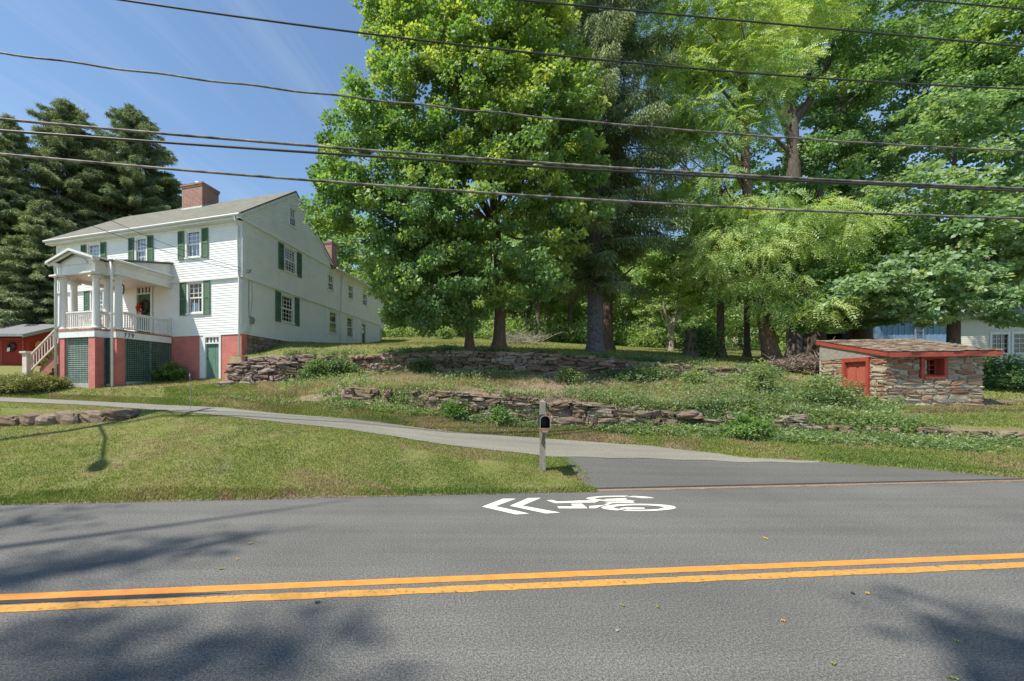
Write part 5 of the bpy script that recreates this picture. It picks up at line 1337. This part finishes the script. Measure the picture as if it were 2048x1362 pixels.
tree('dark_conifer', 'very tall dark tree with a straight trunk, right of the forked tree', b_(1692, 29),
     [b_(1692, 29)] + Wp([(1694, 500, 29), (1692, 250, 29), (1690, 60, 29), (1690, -80, 29)]), [.5, .48, .42, .36, .25],
     bl((1770, 50, 29, 105, 85), (1700, 160, 28.5, 85, 75), (1800, 180, 29, 90, 75), (1700, 330, 28, 95, 60), (1810, 300, 28.5, 75, 60), (1720, 430, 27.5, 95, 60), (1640, 260, 28.5, 45, 60), (1860, 70, 29.5, 60, 90), (1880, 220, 29, 70, 70), (1650, 400, 28, 60, 60), (1790, 400, 27.5, 80, 60)),
     'l_dark', 'barkred', cr=.6, dens=.95, per=90, L=.17, Wd=.15, limbs=12)
tree('maple_tree', 'large-leaved tree on the straight trunk in front of the cream house', b_(1906, 17.5),
     [b_(1906, 17.5)] + Wp([(1908, 600, 17.5), (1910, 500, 17.5), (1905, 380, 17.5), (1910, 300, 17.6), (1915, 230, 17.8)]), [.19, .17, .14, .09, .05, .015],
     bl((1900, 250, 17.8, 85, 55), (1990, 350, 17.2, 85, 60), (1850, 390, 17.2, 85, 45), (1940, 470, 16.8, 105, 50), (1830, 550, 16.6, 95, 40), (1960, 575, 16.4, 105, 38), (1740, 590, 17, 70, 32), (2050, 480, 16.6, 80, 60), (2050, 610, 16, 70, 36), (1860, 620, 16.6, 60, 22)),
     'l_big', 'bark', cr=.38, dens=.85, per=58, L=.175, Wd=.14, limbs=40)
tree('roadside_maple', 'tall broad tree filling the top right corner, partly cut by the edge', b_(2120, 21),
     [b_(2120, 21)] + Wp([(2120, 500, 21), (2100, 250, 21), (2080, 60, 21), (2070, -60, 21)]), [.35, .3, .25, .15, .06],
     bl((2010, 90, 20, 80, 95), (1960, 200, 20.5, 70, 70), (2060, 260, 20, 75, 80), (2080, 20, 20, 90, 100), (2110, 400, 20, 90, 90), (1930, 110, 21, 45, 60), (1990, 20, 20.5, 60, 60), (1900, 200, 20.8, 40, 50), (2010, 180, 20, 60, 60)),
     'l_maple_lo', 'bark', cr=.5, dens=.9, per=85, L=.16, Wd=.14, limbs=24)
tree('maple_tree', 'low spreading maple just behind the cellar roof', b_(1722, 21),
     [b_(1722, 21)] + Wp([(1722, 620, 21), (1716, 500, 21), (1700, 400, 21)]), [.42, .38, .3, .12],
     bl((1690, 590, 18.2, 90, 38), (1760, 560, 18.8, 95, 45), (1640, 560, 19, 70, 45), (1720, 500, 20, 95, 50), (1640, 640, 18.6, 45, 24), (1760, 630, 18.8, 60, 22)),
     'l_maple_lo', 'bark', cr=.42, dens=.95, per=90, L=.145, Wd=.125, limbs=40)
tree('young_maple', 'slender dark-trunked tree between the stump and the walnut', b_(1442, 21.5),
     [b_(1442, 21.5)] + Wp([(1440, 600, 21.5), (1440, 500, 21.5), (1436, 380, 21.5), (1430, 300, 21.5)]), [.17, .15, .12, .08, .03],
     bl((1380, 545, 21.5, 90, 55), (1460, 480, 21.5, 85, 60), (1420, 400, 21.8, 75, 60)),
     'l_maple', 'bark', cr=.48, dens=.85, per=80, L=.15, Wd=.13, limbs=34)
tree('young_maple', 'thin dark tree just left of the leaning walnut trunk', b_(1494, 24.5),
     [b_(1494, 24.5)] + Wp([(1493, 600, 24.5), (1500, 480, 24.5), (1505, 360, 24.5)]), [.15, .12, .09, .03],
     bl((1500, 420, 24.5, 75, 70), (1540, 540, 24, 65, 60), (1440, 560, 24.5, 60, 45)),
     'l_maple_lo', 'bark', cr=.7, dens=.8, per=70, L=.22, Wd=.18)
tree('old_tree', 'thick black trunk under the low maple boughs beside the cellar', b_(1629, 21.5),
     [b_(1629, 21.5)] + Wp([(1629, 620, 21.5), (1632, 520, 21.5), (1640, 380, 21.5)]), [.42, .36, .3, .1],
     bl((1630, 540, 21.5, 85, 55), (1660, 420, 22, 80, 70)), 'l_dark', 'bark', cr=.7, dens=.8, per=70, L=.22, Wd=.18)
tree('lawn_tree', 'brown-trunked tree standing just behind the grey spruce trunk', b_(1213, 24),
     [b_(1213, 24)] + Wp([(1213, 620, 24), (1222, 500, 24), (1240, 350, 24)]), [.32, .29, .22, .08],
     bl((1250, 505, 24, 60, 35), (1270, 420, 25, 65, 60), (1180, 480, 25, 60, 60)), 'l_wood', 'barkred', cr=.65, dens=.75, per=65, L=.2, Wd=.16)

tree('small_forked_tree', 'small sunlit yellow-green tree with a pale forked trunk far across the lawn', b_(1342, 34),
     [b_(1342, 34)] + Wp([(1344, 660, 34), (1352, 625, 34), (1358, 580, 34)]), [.16, .14, .10, .04],
     bl((1300, 560, 34, 55, 32), (1370, 550, 34, 60, 38), (1330, 520, 34, 50, 34), (1420, 580, 33.5, 40, 28)), 'l_wood', 'barkpale', cr=.5, dens=.8, per=60, L=.2, Wd=.15, limbs=14,
     extra=lambda mb, o: mb.tube([tuple(np.array(W(*q)) - o) for q in [(1343, 672, 34), (1331, 630, 34), (1322, 575, 34)]], [.13, .09, .03], 8, False))

# the wood beyond the lawn: three kinds of crown, each copied
def proto(seed, leaf, bark, low):
    g = np.random.default_rng(seed); rows = []
    for k in range(9):
        a = k * 2.4; r = g.uniform(.5, 2.2); z = g.uniform(2.2 if low else 4.2, 11.5); s = 1.0 - abs(z - 6.5) / 11
        rows.append(((r * math.cos(a), r * math.sin(a), z), 2.1 * s + .5, 2.1 * s + .5, 1.5 * s + .5))
    return tree('woodland_tree', 'leafy tree in the wood beyond the lawn', (0, 0, 0), [(0, 0, 0), (.1, .1, 4), (.3, -.1, 8), (.2, .1, 12)], [.24, .2, .12, .04], rows, leaf, bark, cr=.8, dens=.62, per=62, L=.27, Wd=.2, limbs=22, group='trees of the wood beyond the lawn')
protos = [proto(31, 'l_wood', 'bark', True), proto(32, 'l_maple_lo', 'bark', False), proto(33, 'l_wood', 'barkpale', True), proto(34, 'l_dark', 'bark', True)]
spots = [(640, 42, 1.25, 1), (760, 45, .9, 0), (800, 52, 1.1, 3), (868, 41, 1.0, 1), (905, 50, 1.1, 2), (960, 56, 1.3, 3), (1010, 46, 1.0, 0), (1046, 40, 1.05, 1), (1058, 43, 1.0, 1), (1077, 38, .95, 1),
         (1100, 50, 1.2, 2), (1141, 40, 1.0, 1), (1150, 54, 1.3, 0), (1200, 47, 1.1, 2), (1250, 42, .9, 2), (1270, 55, 1.1, 0), (1335, 38, .72, 2), (1352, 38.5, .75, 2), (1390, 48, .95, 0), (1430, 42, .8, 2), (1480, 50, 1.0, 0),
         (1530, 44, .95, 2), (1570, 52, 1.1, 3), (1620, 42, 1.0, 0), (1660, 50, 1.2, 3), (1720, 40, 1.1, 3), (1790, 42, 1.2, 3), (1860, 46, 1.3, 1), (1950, 44, 1.35, 0), (2050, 42, 1.3, 1), (590, 60, 1.35, 2), (680, 58, 1.3, 0), (1310, 66, 1.2, 3),
         (1000, 66, 1.4, 3), (1180, 68, 1.4, 1), (1440, 64, 1.2, 3), (850, 64, 1.4, 2), (2160, 40, 1.3, 3), (2300, 44, 1.3, 1)]
spots += [(u_, 74 + (u_ * 7919 % 17), 1.5 + (u_ * 31 % 7) * .06, (u_ // 55) % 4) for u_ in range(470, 2500, 55)]
used = set()
for i, (u, Y, s, k) in enumerate(spots):
    if 36 < Y < 60: Y += 4
    p = Wg(u, Y); src = protos[k]
    if k in used:
        o = src.copy(); COL.objects.link(o)
        for ch in src.children:
            c = ch.copy(); COL.objects.link(c); c.parent = o
    else: o = src; used.add(k)
    o.location = (p[0], p[1], p[2] - .1); o.rotation_euler = (0, 0, rnd.uniform(0, 6.28)); o.scale = (s * rnd.uniform(.85, 1.1), s * rnd.uniform(.85, 1.1), s)

def shrub(name, label, base, rx, ry, rz, leaf, n=14, cr=.28, per=60, L=.09, Wd=.06, cat='shrub', stems=True, droop=.2, flat=.8, upr=.6, kind='leaf', stemmat='bark'):
    root = thing(name, label, cat, base)
    d = unit(n); d[:, 2] = np.abs(d[:, 2]) * .95
    C = d * (.35 + .6 * R.random((n, 1))) * np.array([rx, ry, rz]) + np.array([0, 0, .12 * rz])
    P, D, N, t = clump_leaves(C, cr, per, flat=flat, up=upr, droop=droop, center=np.array([0, 0, 0.0]))
    if stems:
        mb = MB()
        for c in C[:min(n, 22)]: mb.tube([(c[0] * .1, c[1] * .1, -.1), tuple(c * .55 + np.array([0, 0, .05])), tuple(c)], [.016, .011, .005], 5, False)
        mb.build('stem', stemmat, root)
    leaf_mesh('foliage', P, D, N, L * (.7 + .6 * R.random(len(P))), Wd, t, leaf, root)
    return root
shrub('leafy_bush', 'bright green rounded bush in front of the lower stone wall on the right', Wg(1492, 11.4), .55, .5, .62, 'l_shrub', 34, .2, 75, .075, .045)
shrub('leafy_bush', 'upright green bush on the bank midway between the two walls', Wg(1518, 14.2), .4, .4, .95, 'l_weed', 26, .24, 60, .085, .05)
shrub('leafy_bush', 'small pale bush at the foot of the upper wall, right of the grey spruce', Wg(1392, 15.6), .5, .4, .6, 'l_weed', 24, .22, 55, .085, .05)
shrub('leafy_bush', 'low weedy bush at the foot of the upper wall below the brush pile', Wg(1140, 15.6), .45, .4, .5, 'l_weed', 20, .22, 55, .085, .05)
shrub('leafy_bush', 'broad tangled bush hiding the foot of the red cellar door', Wg(1640, 13.4), 1.15, .7, .8, 'l_weed', 64, .3, 75, .085, .05)
shrub('leafy_bush', 'green tuft of leaves on the bank left of the mailbox, half over the lower wall', Wg(912, 12.95), .36, .3, .62, 'l_shrub', 20, .2, 55, .08, .05)
shrub('leafy_bush', 'narrow green vine bush hanging on the lower wall behind the mailbox', Wg(998, 12.7), .26, .22, .6, 'l_shrub', 16, .18, 55, .07, .045)
shrub('leafy_bush', 'dark leafy shrub beside the old stump on the lawn', Wg(1405, 21.5), .75, .7, 1.6, 'l_dark', 46, .4, 60, .13, .08)
shrub('round_shrub', 'round pale shrub far across the lawn behind the maple trunks', Wg(888, 38), .95, .9, 1.25, 'l_wood', 34, .4, 60, .13, .09)
shrub('ivy_patch', 'thick patch of ivy covering the upper wall right of its left end', (W(655, 735, 16.95)[0], 16.95, 1.85), 1.35, .4, 1.0, 'l_ivy', 120, .26, 75, .085, .06, 'ivy')
shrub('ivy_patch', 'dark ivy clump on the upper wall below the thin maple trunk', (W(838, 735, 16.95)[0], 16.95, 2.15), .45, .3, .65, 'l_ivy', 26, .2, 60, .085, .06, 'ivy')
shrub('ivy_patch', 'shaded creeper over the upper wall under the spruce', (W(1290, 745, 16.6)[0], 16.6, 1.85), 1.7, .45, .65, 'l_ivy', 60, .27, 55, .085, .06, 'ivy')
shrub('juniper_shrub', 'wide yellowish juniper spreading in front of the porch steps', Wg(72, 17.0), 1.15, .8, .62, 'l_juniper', 80, .3, 70, .13, .035, 'shrub', True, -.3)
shrub('juniper_shrub', 'low juniper at the far left edge of the yard', Wg(8, 16.9), .9, .7, .5, 'l_juniper', 50, .28, 70, .13, .035, 'shrub', True, -.3)
shrub('juniper_shrub', 'small juniper at the foot of the green drainpipe', Wg(113, 17.1), .38, .4, .42, 'l_juniper', 24, .22, 70, .12, .035, 'shrub', True, -.3)
shrub('foundation_bush', 'dark evergreen bush behind the cream house windows hedge, right edge beside the cellar', Wg(2030, 16.8), 1.7, 1.2, 1.25, 'l_dark', 90, .38, 75, .1, .07)
shrub('foundation_bush', 'clipped dark bush under the ladder on the cream house', Wg(1880, 24.0), 1.1, .7, .95, 'l_dark', 40, .35, 65, .1, .07)
shrub('foundation_bush', 'blue-green rounded bush below the cream house windows', Wg(1957, 23.0), 1.2, .7, .85, 'l_ivy', 44, .35, 65, .1, .06)
def spray(name, label, base, n, h, spread, leaf, L, Wd, cat, seg=5, droop=.5, mat=None):
    """arching blades or fern fronds from one crown"""
    root = thing(name, label, cat, base); P, D, N, T = [], [], [], []
    for i in range(n):
        az = rnd.uniform(0, 6.28); k = rnd.uniform(.5, 1); dr = np.array([math.cos(az), math.sin(az), 0]); q = dr * .06 * rnd.random(); t = rnd.random()
        for s in range(seg):
            f = s / seg; d = dr * (spread * (.3 + f * 1.2)) + np.array([0, 0, h * (1 - droop * f * 1.6)]); d = d * k / seg
            P.append(q); D.append(d); N.append(np.array([dr[0], dr[1], 1.0])); T.append(t * .7 + .2 * f); q = q + d
            if cat == 'fern' and s:
                for sg in (-1, 1): P.append(q); D.append(np.array([-dr[1], dr[0], .0]) * sg + dr * .4); N.append(np.array([0, 0, 1.0])); T.append(t * .7 + .15)
    P, D, N = np.array(P), np.array(D), np.array(N)
    leaf_mesh('foliage', P, D, N, L, Wd, np.array(T), leaf, root, .02); return root
shrub('fern_clump', 'green fern clump against the dark lattice right of the porch', (*Hp(-3.35, -.62)[:2], h1(*Hp(-3.35, -.62)[:2])), .75, .5, .75, 'l_shrub', 46, .2, 70, .15, .045, 'fern', True, -.25)
spray('ornamental_grass', 'tall tuft of yellow-green ornamental grass behind the porch stair rail', (*Hp(-9.0, .9)[:2], 2.5), 260, 1.55, .6, 'l_juniper', .34, .022, 'grass clump', 5, .35)
for (lab, x, z) in (('terracotta pot with a green plant on the lowest brick step', -9.0, 2.38), ('terracotta pot beside the rail on a middle brick step', -8.45, 2.76), ('terracotta pot with a leafy plant on an upper brick step', -7.95, 3.12)):
    p = Hp(x, -2.2, z); t_ = thing('flower_pot', lab, 'flower pot', p, 0, 'pots on the porch steps')
    mb = MB(); mb.lathe((0, 0, 0), [(.09, 0), (.13, .2), (.145, .2), (.145, .25), (.12, .25), (.11, .21)], 14); mb.build('pot', 'terracotta', t_)
    P = unit(70) * .14 + np.array([0, 0, .36]); leaf_mesh('plant', P, unit(70) + np.array([0, 0, .6]), unit(70), .1, .06, R.random(70), 'l_shrub', t_)

# stump and brush
root = thing('tree_stump', 'dark broken stump wrapped in vines on the lawn beneath the trees', 'stump', Wg(1380, 21.5))
mb = MB(); mb.tube([(0, 0, -.3), (0, 0, 0), (.02, 0, .3), (.05, 0, .9), (.02, .02, 1.3)], [.5, .42, .30, .26, .22], 14, True, .16); mb.build('trunk', 'bark', root)
P, D, N, t = clump_leaves(np.array([[.3 * math.cos(a), .3 * math.sin(a), z] for a in np.linspace(0, 6, 9) for z in (.3, .8, 1.3)]), .2, 22, flat=1); leaf_mesh('vine', P, D, N, .1, .07, t * .6, 'l_ivy', root)
def brush(name, label, base, n, L, spread, mat, h, cat='brush pile'):
    mb = MB()
    for i in range(n):
        a = rnd.uniform(0, 6.28); r = spread * rnd.random(); p = Vector((r * math.cos(a), r * .5 * math.sin(a), rnd.uniform(0, h * .5))); b = rnd.uniform(0, 6.28); d = Vector((math.cos(b), math.sin(b) * .5, rnd.uniform(-.1, h)))
        l = L * rnd.uniform(.4, 1); q = p + d * l * .5 + Vector((rnd.uniform(-.1, .1), 0, rnd.uniform(-.05, .12))); mb.tube([tuple(p), tuple(q), tuple(p + d * l)], [.022, .014, .005], 5, False)
        for k in range(3): e = Vector((rnd.uniform(-1, 1), rnd.uniform(-.5, .5), rnd.uniform(0, .8))) * l * .35; mb.tube([tuple(q), tuple(q + e)], [.009, .003], 4, False)
    o = mb.build(name, mat); o.location = base; return tag(o, label, cat)
brush('brush_pile', 'bleached fallen branches piled on the far lawn right of the thick maple trunk', Wg(1045, 33), 80, 2.6, 1.6, 'deadwood', .55)
brush('dead_plants', 'brown dry plant stems heaped below the leaning walnut trunk', Wg(1585, 17.2), 260, .7, .85, 'deadplant', .8, 'dead plant')
brush('dead_plants', 'upright dry brown weed beside the black trunk at the cellar', Wg(1636, 16.9), 70, .9, .22, 'deadplant', 1.3, 'dead plant')

# ------------------------------------------------------------------ ground cover
def scatter(n, u0, u1, k0, f0, k1, f1, dens=None, pad=0):
    u = R.uniform(u0, u1, n * 2); Y, Z = keys_at(u)
    a = Y[:, k0] + (Y[:, min(k0 + 1, NK - 1)] - Y[:, k0]) * f0; b = Y[:, k1] + (Y[:, min(k1 + 1, NK - 1)] - Y[:, k1]) * f1
    y = a + (b - a) * R.random(len(u)); x = (u - U0) / FX * y
    keep = R.random(len(u)) < (dens(u, x, y) if dens else .5)
    x, y, u = x[keep][:n], y[keep][:n], u[keep][:n]
    return np.stack([x, y, H(x, y)], 1), u
def blades(name, P, h, w, leaf, label, lean=.55, nb=3, jit=.04):
    Q = np.repeat(P, nb, 0); n = len(Q); Q = Q + R.normal(size=(n, 3)) * np.array([jit, jit, 0])
    D = np.stack([R.normal(size=n) * lean, R.normal(size=n) * lean, np.ones(n)], 1); N = unit(n); N[:, 2] = 0
    t = np.clip(np.repeat(.44 + .55 * smooth_noise(P[:, 0], P[:, 1], 1.1, 5) + .45 * smooth_noise(P[:, 0], P[:, 1], 3.3, 6), nb) + .5 * np.repeat((smooth_noise(P[:, 0], P[:, 1], 2.6, 71) + .6 * smooth_noise(P[:, 0], P[:, 1], 7.0, 72)) > .42, nb) + R.normal(size=n) * .17, 0, 1)
    o = leaf_mesh(name, Q, D, N, h * (.5 + R.random(n)), w, t, leaf, None, .05)
    return tag(o, label, 'grass' if 'grass' in name else 'weeds', None, 'stuff')
patchy = lambda s, seed, lo=.1, g=1.6: (lambda u, x, y: np.clip(.5 + g * smooth_noise(x, y, s, seed), lo, 1))
P1, _ = scatter(52000, -250, 1190, 0, .0, 2, .98); cutc = lambda P: P[(U0 + FX * P[:, 0] / P[:, 1]) < np.interp(V0 + (CH - .1) * FX / P[:, 1], [914, 929, 945, 976], [1116, 1143, 1170, 1192])]
P1 = cutc(P1); blades('lawn_grass', P1, .034, .012, 'l_grassblade', 'mown grass of the front lawn between road and driveway')
P1, _ = scatter(6500, -250, 1190, 0, .0, 0, .09, patchy(2.2, 77, .03, 1.3)); P1 = cutc(P1); blades('lawn_grass', P1, .052, .013, 'l_grassblade', 'longer fringe of grass along the road edge')
P1, _ = scatter(26000, 1150, 2300, 4, .02, 4, .98); P2, _ = scatter(12000, 1650, 2300, 0, .15, 4, 1.0); P3, _ = scatter(12000, 1700, 2300, 6, 0, 6, .95)
P1 = np.vstack([P1, P2, P3]); P1 = P1[~((P1[:, 1] < np.interp(U0 + FX * P1[:, 0] / P1[:, 1], LU, LY[:, 3])))]
blades('lawn_grass', P1, .05, .014, 'l_grassblade', 'mown grass strip right of the driveway apron and around the cellar')
P1, _ = scatter(26000, -100, 1200, 4, .0, 4, .95, patchy(1.1, 8, .12)); blades('verge_grass', P1, .06, .014, 'l_grassblade', 'patchy grass on the verge above the driveway')
P1, _ = scatter(15000, 100, 1400, 4, .0, 4, .98, patchy(1.7, 18, .02)); blades('dry_grass', P1, .08, .012, 'l_drygrass', 'straw-coloured dry grass on the verge and bank', .9)
P1, _ = scatter(22000, 520, 1800, 6, .0, 6, .97, patchy(1.5, 28, .08)); blades('dry_grass', P1, .15, .012, 'l_drygrass', 'straw-coloured dry grass on the bank between the walls', .8)
P1, _ = scatter(60000, 470, 2050, 8, .0, 10, .9); blades('lawn_grass', P1, .075, .026, 'l_grassblade', 'grass of the upper lawn under the trees', .6, 2)
P1, _ = scatter(9000, -150, 450, 4, .0, 8, .3); P2, _ = scatter(6000, 330, 600, 5, .0, 7, .0); P1 = np.vstack([P1, P2]); blades('lawn_grass', P1, .06, .018, 'l_grassblade', 'grass of the yard in front of the porch')
def weeds(name, P, label, size, leaf, per=14, L=.07, Wd=.042, hgt=.25):
    m = len(P); s = (.35 + 1.3 * R.random(m) ** 1.6) * size
    Q = np.repeat(P, per, 0); ss = np.repeat(s, per)[:, None]; d = R.normal(size=(m * per, 3)) * np.array([.45, .45, 0]); hh = R.random((m * per, 1)) ** .8
    Q = Q + d * ss * (.4 + hh * .6) + np.array([0, 0, 1]) * hh * ss * hgt * 4
    D = np.hstack([d[:, :2], R.normal(size=(m * per, 1)) * .4 + .25]) + R.normal(size=(m * per, 3)) * .3; N = np.array([0, -.15, 1.0]) + R.normal(size=(m * per, 3)) * .5
    t = np.repeat(np.clip(.42 + .3 * smooth_noise(P[:, 0], P[:, 1], 1.8, 15) + R.normal(size=m) * .12, 0, 1), per) + R.normal(size=m * per) * .15
    return tag(leaf_mesh(name, Q, D, N, L * (.6 + .8 * R.random(m * per)), Wd, t, leaf), label, 'weeds', None, 'stuff')
dz = lambda u, x, y: np.clip(np.interp(u, [560, 700, 900, 1050, 1200, 1350, 1500, 1900], [.30, .22, .15, .08, .22, .5, .75, .5]) + 0.9 * smooth_noise(x, y, 1.3, 41), .02, 1)
P1, _ = scatter(2500, 560, 1800, 6, .0, 6, .97, dz); weeds('bank_weeds', P1, 'leafy green weeds overgrowing the bank between the two stone walls', .22, 'l_weed', 16, .075, .042)
dz2 = lambda u, x, y: np.clip(np.interp(u, [400, 600, 900, 1150, 1250, 1500, 1800, 2100], [.1, .3, .3, .4, .8, .95, .9, .3]) + 1.2 * smooth_noise(x, y, 1.5, 51), .01, 1)
P1, _ = scatter(2400, 450, 2050, 4, .55, 5, .3, dz2); weeds('wall_foot_weeds', P1, 'low green weeds along the foot of the lower stone wall', .15, 'l_weed', 14, .065, .04)
P1, _ = scatter(1500, 640, 1900, 5, .2, 6, .08, dz2); weeds('wall_weeds', P1, 'trailing weeds spilling over the top of the lower wall', .2, 'l_weed', 14, .07, .042)
dz3 = lambda u, x, y: np.clip(.35 + 1.3 * smooth_noise(x, y, 1.1, 61), 0, 1)
P1, _ = scatter(900, 560, 1560, 7, -.0, 7, .3, dz3); weeds('wall_weeds', P1, 'green weeds along the foot of the upper stone wall', .24, 'l_ivy', 14, .08, .045, .3)
P1, _ = scatter(700, 560, 1560, 7, .8, 8, .06, dz3); weeds('wall_weeds', P1, 'weeds and grass tufts growing along the top of the upper wall', .16, 'l_ivy', 12, .07, .04)
P1, _ = scatter(900, 640, 1420, 10, .72, 11, .02); P2, _ = scatter(1800, 480, 2300, 11, .0, 11, .5); P1 = np.vstack([P1, P2]); P1 = P1[R.random(len(P1)) < np.clip(.42 + 1.5 * smooth_noise(P1[:, 0], P1[:, 1], .45, 91), .04, 1)]; weeds('woodland_undergrowth', P1, 'bright leafy undergrowth at the edge of the wood beyond the lawn', 1.1, 'l_wood', 60, .22, .15, .36)

# scraps on the road
def fallen(label, u, v, s, leaf, rot):
    p = G(u, v, .006); s = s * .5
    t = np.linspace(0, 2 * math.pi, 13)[:-1]; r = s * (.55 + .45 * np.abs(np.cos(t * 1.5 + rot)))
    V = [(0, 0, .012)] + [(r[i] * math.cos(t[i]), r[i] * .62 * math.sin(t[i]), .004 + .012 * (i % 2)) for i in range(12)]
    mb = MB(); mb.add(V, [(0, 1 + i, 1 + (i + 1) % 12) for i in range(12)])
    mb.tube([(s * .5, 0, .006), (s * 1.5, .01, .012)], .0025, 4, False)
    o = mb.build('fallen_leaf', leaf); o.location = (p[0], p[1], .002); o.rotation_euler = (0, 0, rot)
    return tag(o, label, 'fallen leaf', 'leaves fallen on the road')
for a in (('bright yellow leaf lying on the road right of a dark scrap', 1735, 1187, .045, 'l_fally', .3), ('dark leaf scrap just left of the bright yellow leaf on the road', 1706, 1187, .045, 'l_falld', 1.2),
          ('round green leaf on the near lane, lowest of the leaves at right', 1667, 1328, .04, 'l_fall', .1), ('slim orange leaf on the road, alone at right of middle', 1567, 1242, .045, 'l_fallo', .5),
          ('olive green leaf near the right-hand tree shadow', 1914, 1283, .04, 'l_fall', .9), ('green leaf just below the double yellow line, left one of a pair', 1245, 1211, .04, 'l_fall', 2.2),
          ('green leaf just below the double yellow line, right one of a pair', 1315, 1214, .04, 'l_fall', 1.0), ('small pale leaf in the middle of the near lane', 1234, 1262, .03, 'l_fallw', .4),
          ('small yellow leaf on the far lane right of the bicycle marking', 1532, 1077, .05, 'l_fally', 1.5), ('greenish leaf on the far lane left of the chevrons', 500, 1087, .06, 'l_fall', .2),
          ('dark leaf below the double yellow line at left', 634, 1205, .05, 'l_falld', .2), ('green leaf touching the upper yellow line at left', 441, 1138, .05, 'l_fall', .1),
          ('small yellow leaf above the yellow line at left', 474, 1119, .035, 'l_fally', .7), ('thin green leaf tip at the bottom right of the road', 1908, 1357, .045, 'l_fall', 2.6)): fallen(*a)

# ------------------------------------------------------------------ tall trees on the near side of the road, behind the viewer: they throw the shade on the road
def shade_tree(label, base, h, targets, extra=None):
    """clumps stand up-sun of the ground they shade"""
    rows = []
    for (u, v, hh, r) in targets:
        hh = hh * 1.5; g = G(u, v); k = hh / math.tan(SUN_EL)
        rows.append(((g[0] - SH.x * k, g[1] - SH.y * k, hh), r, r * .8, r * .45))
    return tree('roadside_tree', label, base, [base, (base[0] + .1, base[1], h * .3), (base[0] - .1, base[1] + .2, h * .6), (base[0], base[1], h)], [.45, .38, .26, .1], rows, 'l_maple_lo', 'bark', cr=.5, dens=.34, per=7, L=.18, Wd=.13, limbs=60, extra=extra)
shade_tree('tall tree behind the viewer on the near roadside, shading the road at left', (-22.5, -7.0, 0), 27,
           [(-80, 1040, 15, .9), (60, 1042, 14, .5), (-150, 1075, 15, .9), (20, 1150, 16, .55), (130, 1130, 16, .5), (250, 1105, 15, .4), (350, 1095, 15, .28), (450, 1080, 15, .2), (40, 1320, 17, .30), (170, 1290, 17, .22), (300, 1350, 17, .3), (420, 1310, 17, .24), (540, 1280, 17, .18), (620, 1250, 17, .15), (230, 1235, 17, .2)], lambda mb, o: [mb.tube([tuple(np.array([G(u, v)[0] - SH.x * h_ / math.tan(SUN_EL), G(u, v)[1] - SH.y * h_ / math.tan(SUN_EL), h_]) - o) for (u, v, h_) in Q], r, 6, False) for (Q, r) in (([(-400, 1140, 19), (0, 1095, 19.4), (330, 1052, 19.8), (700, 1000, 20.2)], [.09, .07, .05, .015]), ([(-300, 1190, 20), (150, 1140, 20.4), (420, 1085, 20.8), (640, 1050, 21)], [.08, .06, .035, .01]))])
shade_tree('tall tree behind the viewer on the near roadside, shading the road at right', (-13.5, -9.5, 0), 25,
           [(2040, 1340, 15, .35), (1990, 1290, 15, .22), (1900, 1240, 15, .12), (2060, 1260, 15, .25), (2120, 1330, 15, .5), (700, 1400, 16, .3), (400, 1420, 16, .3)])
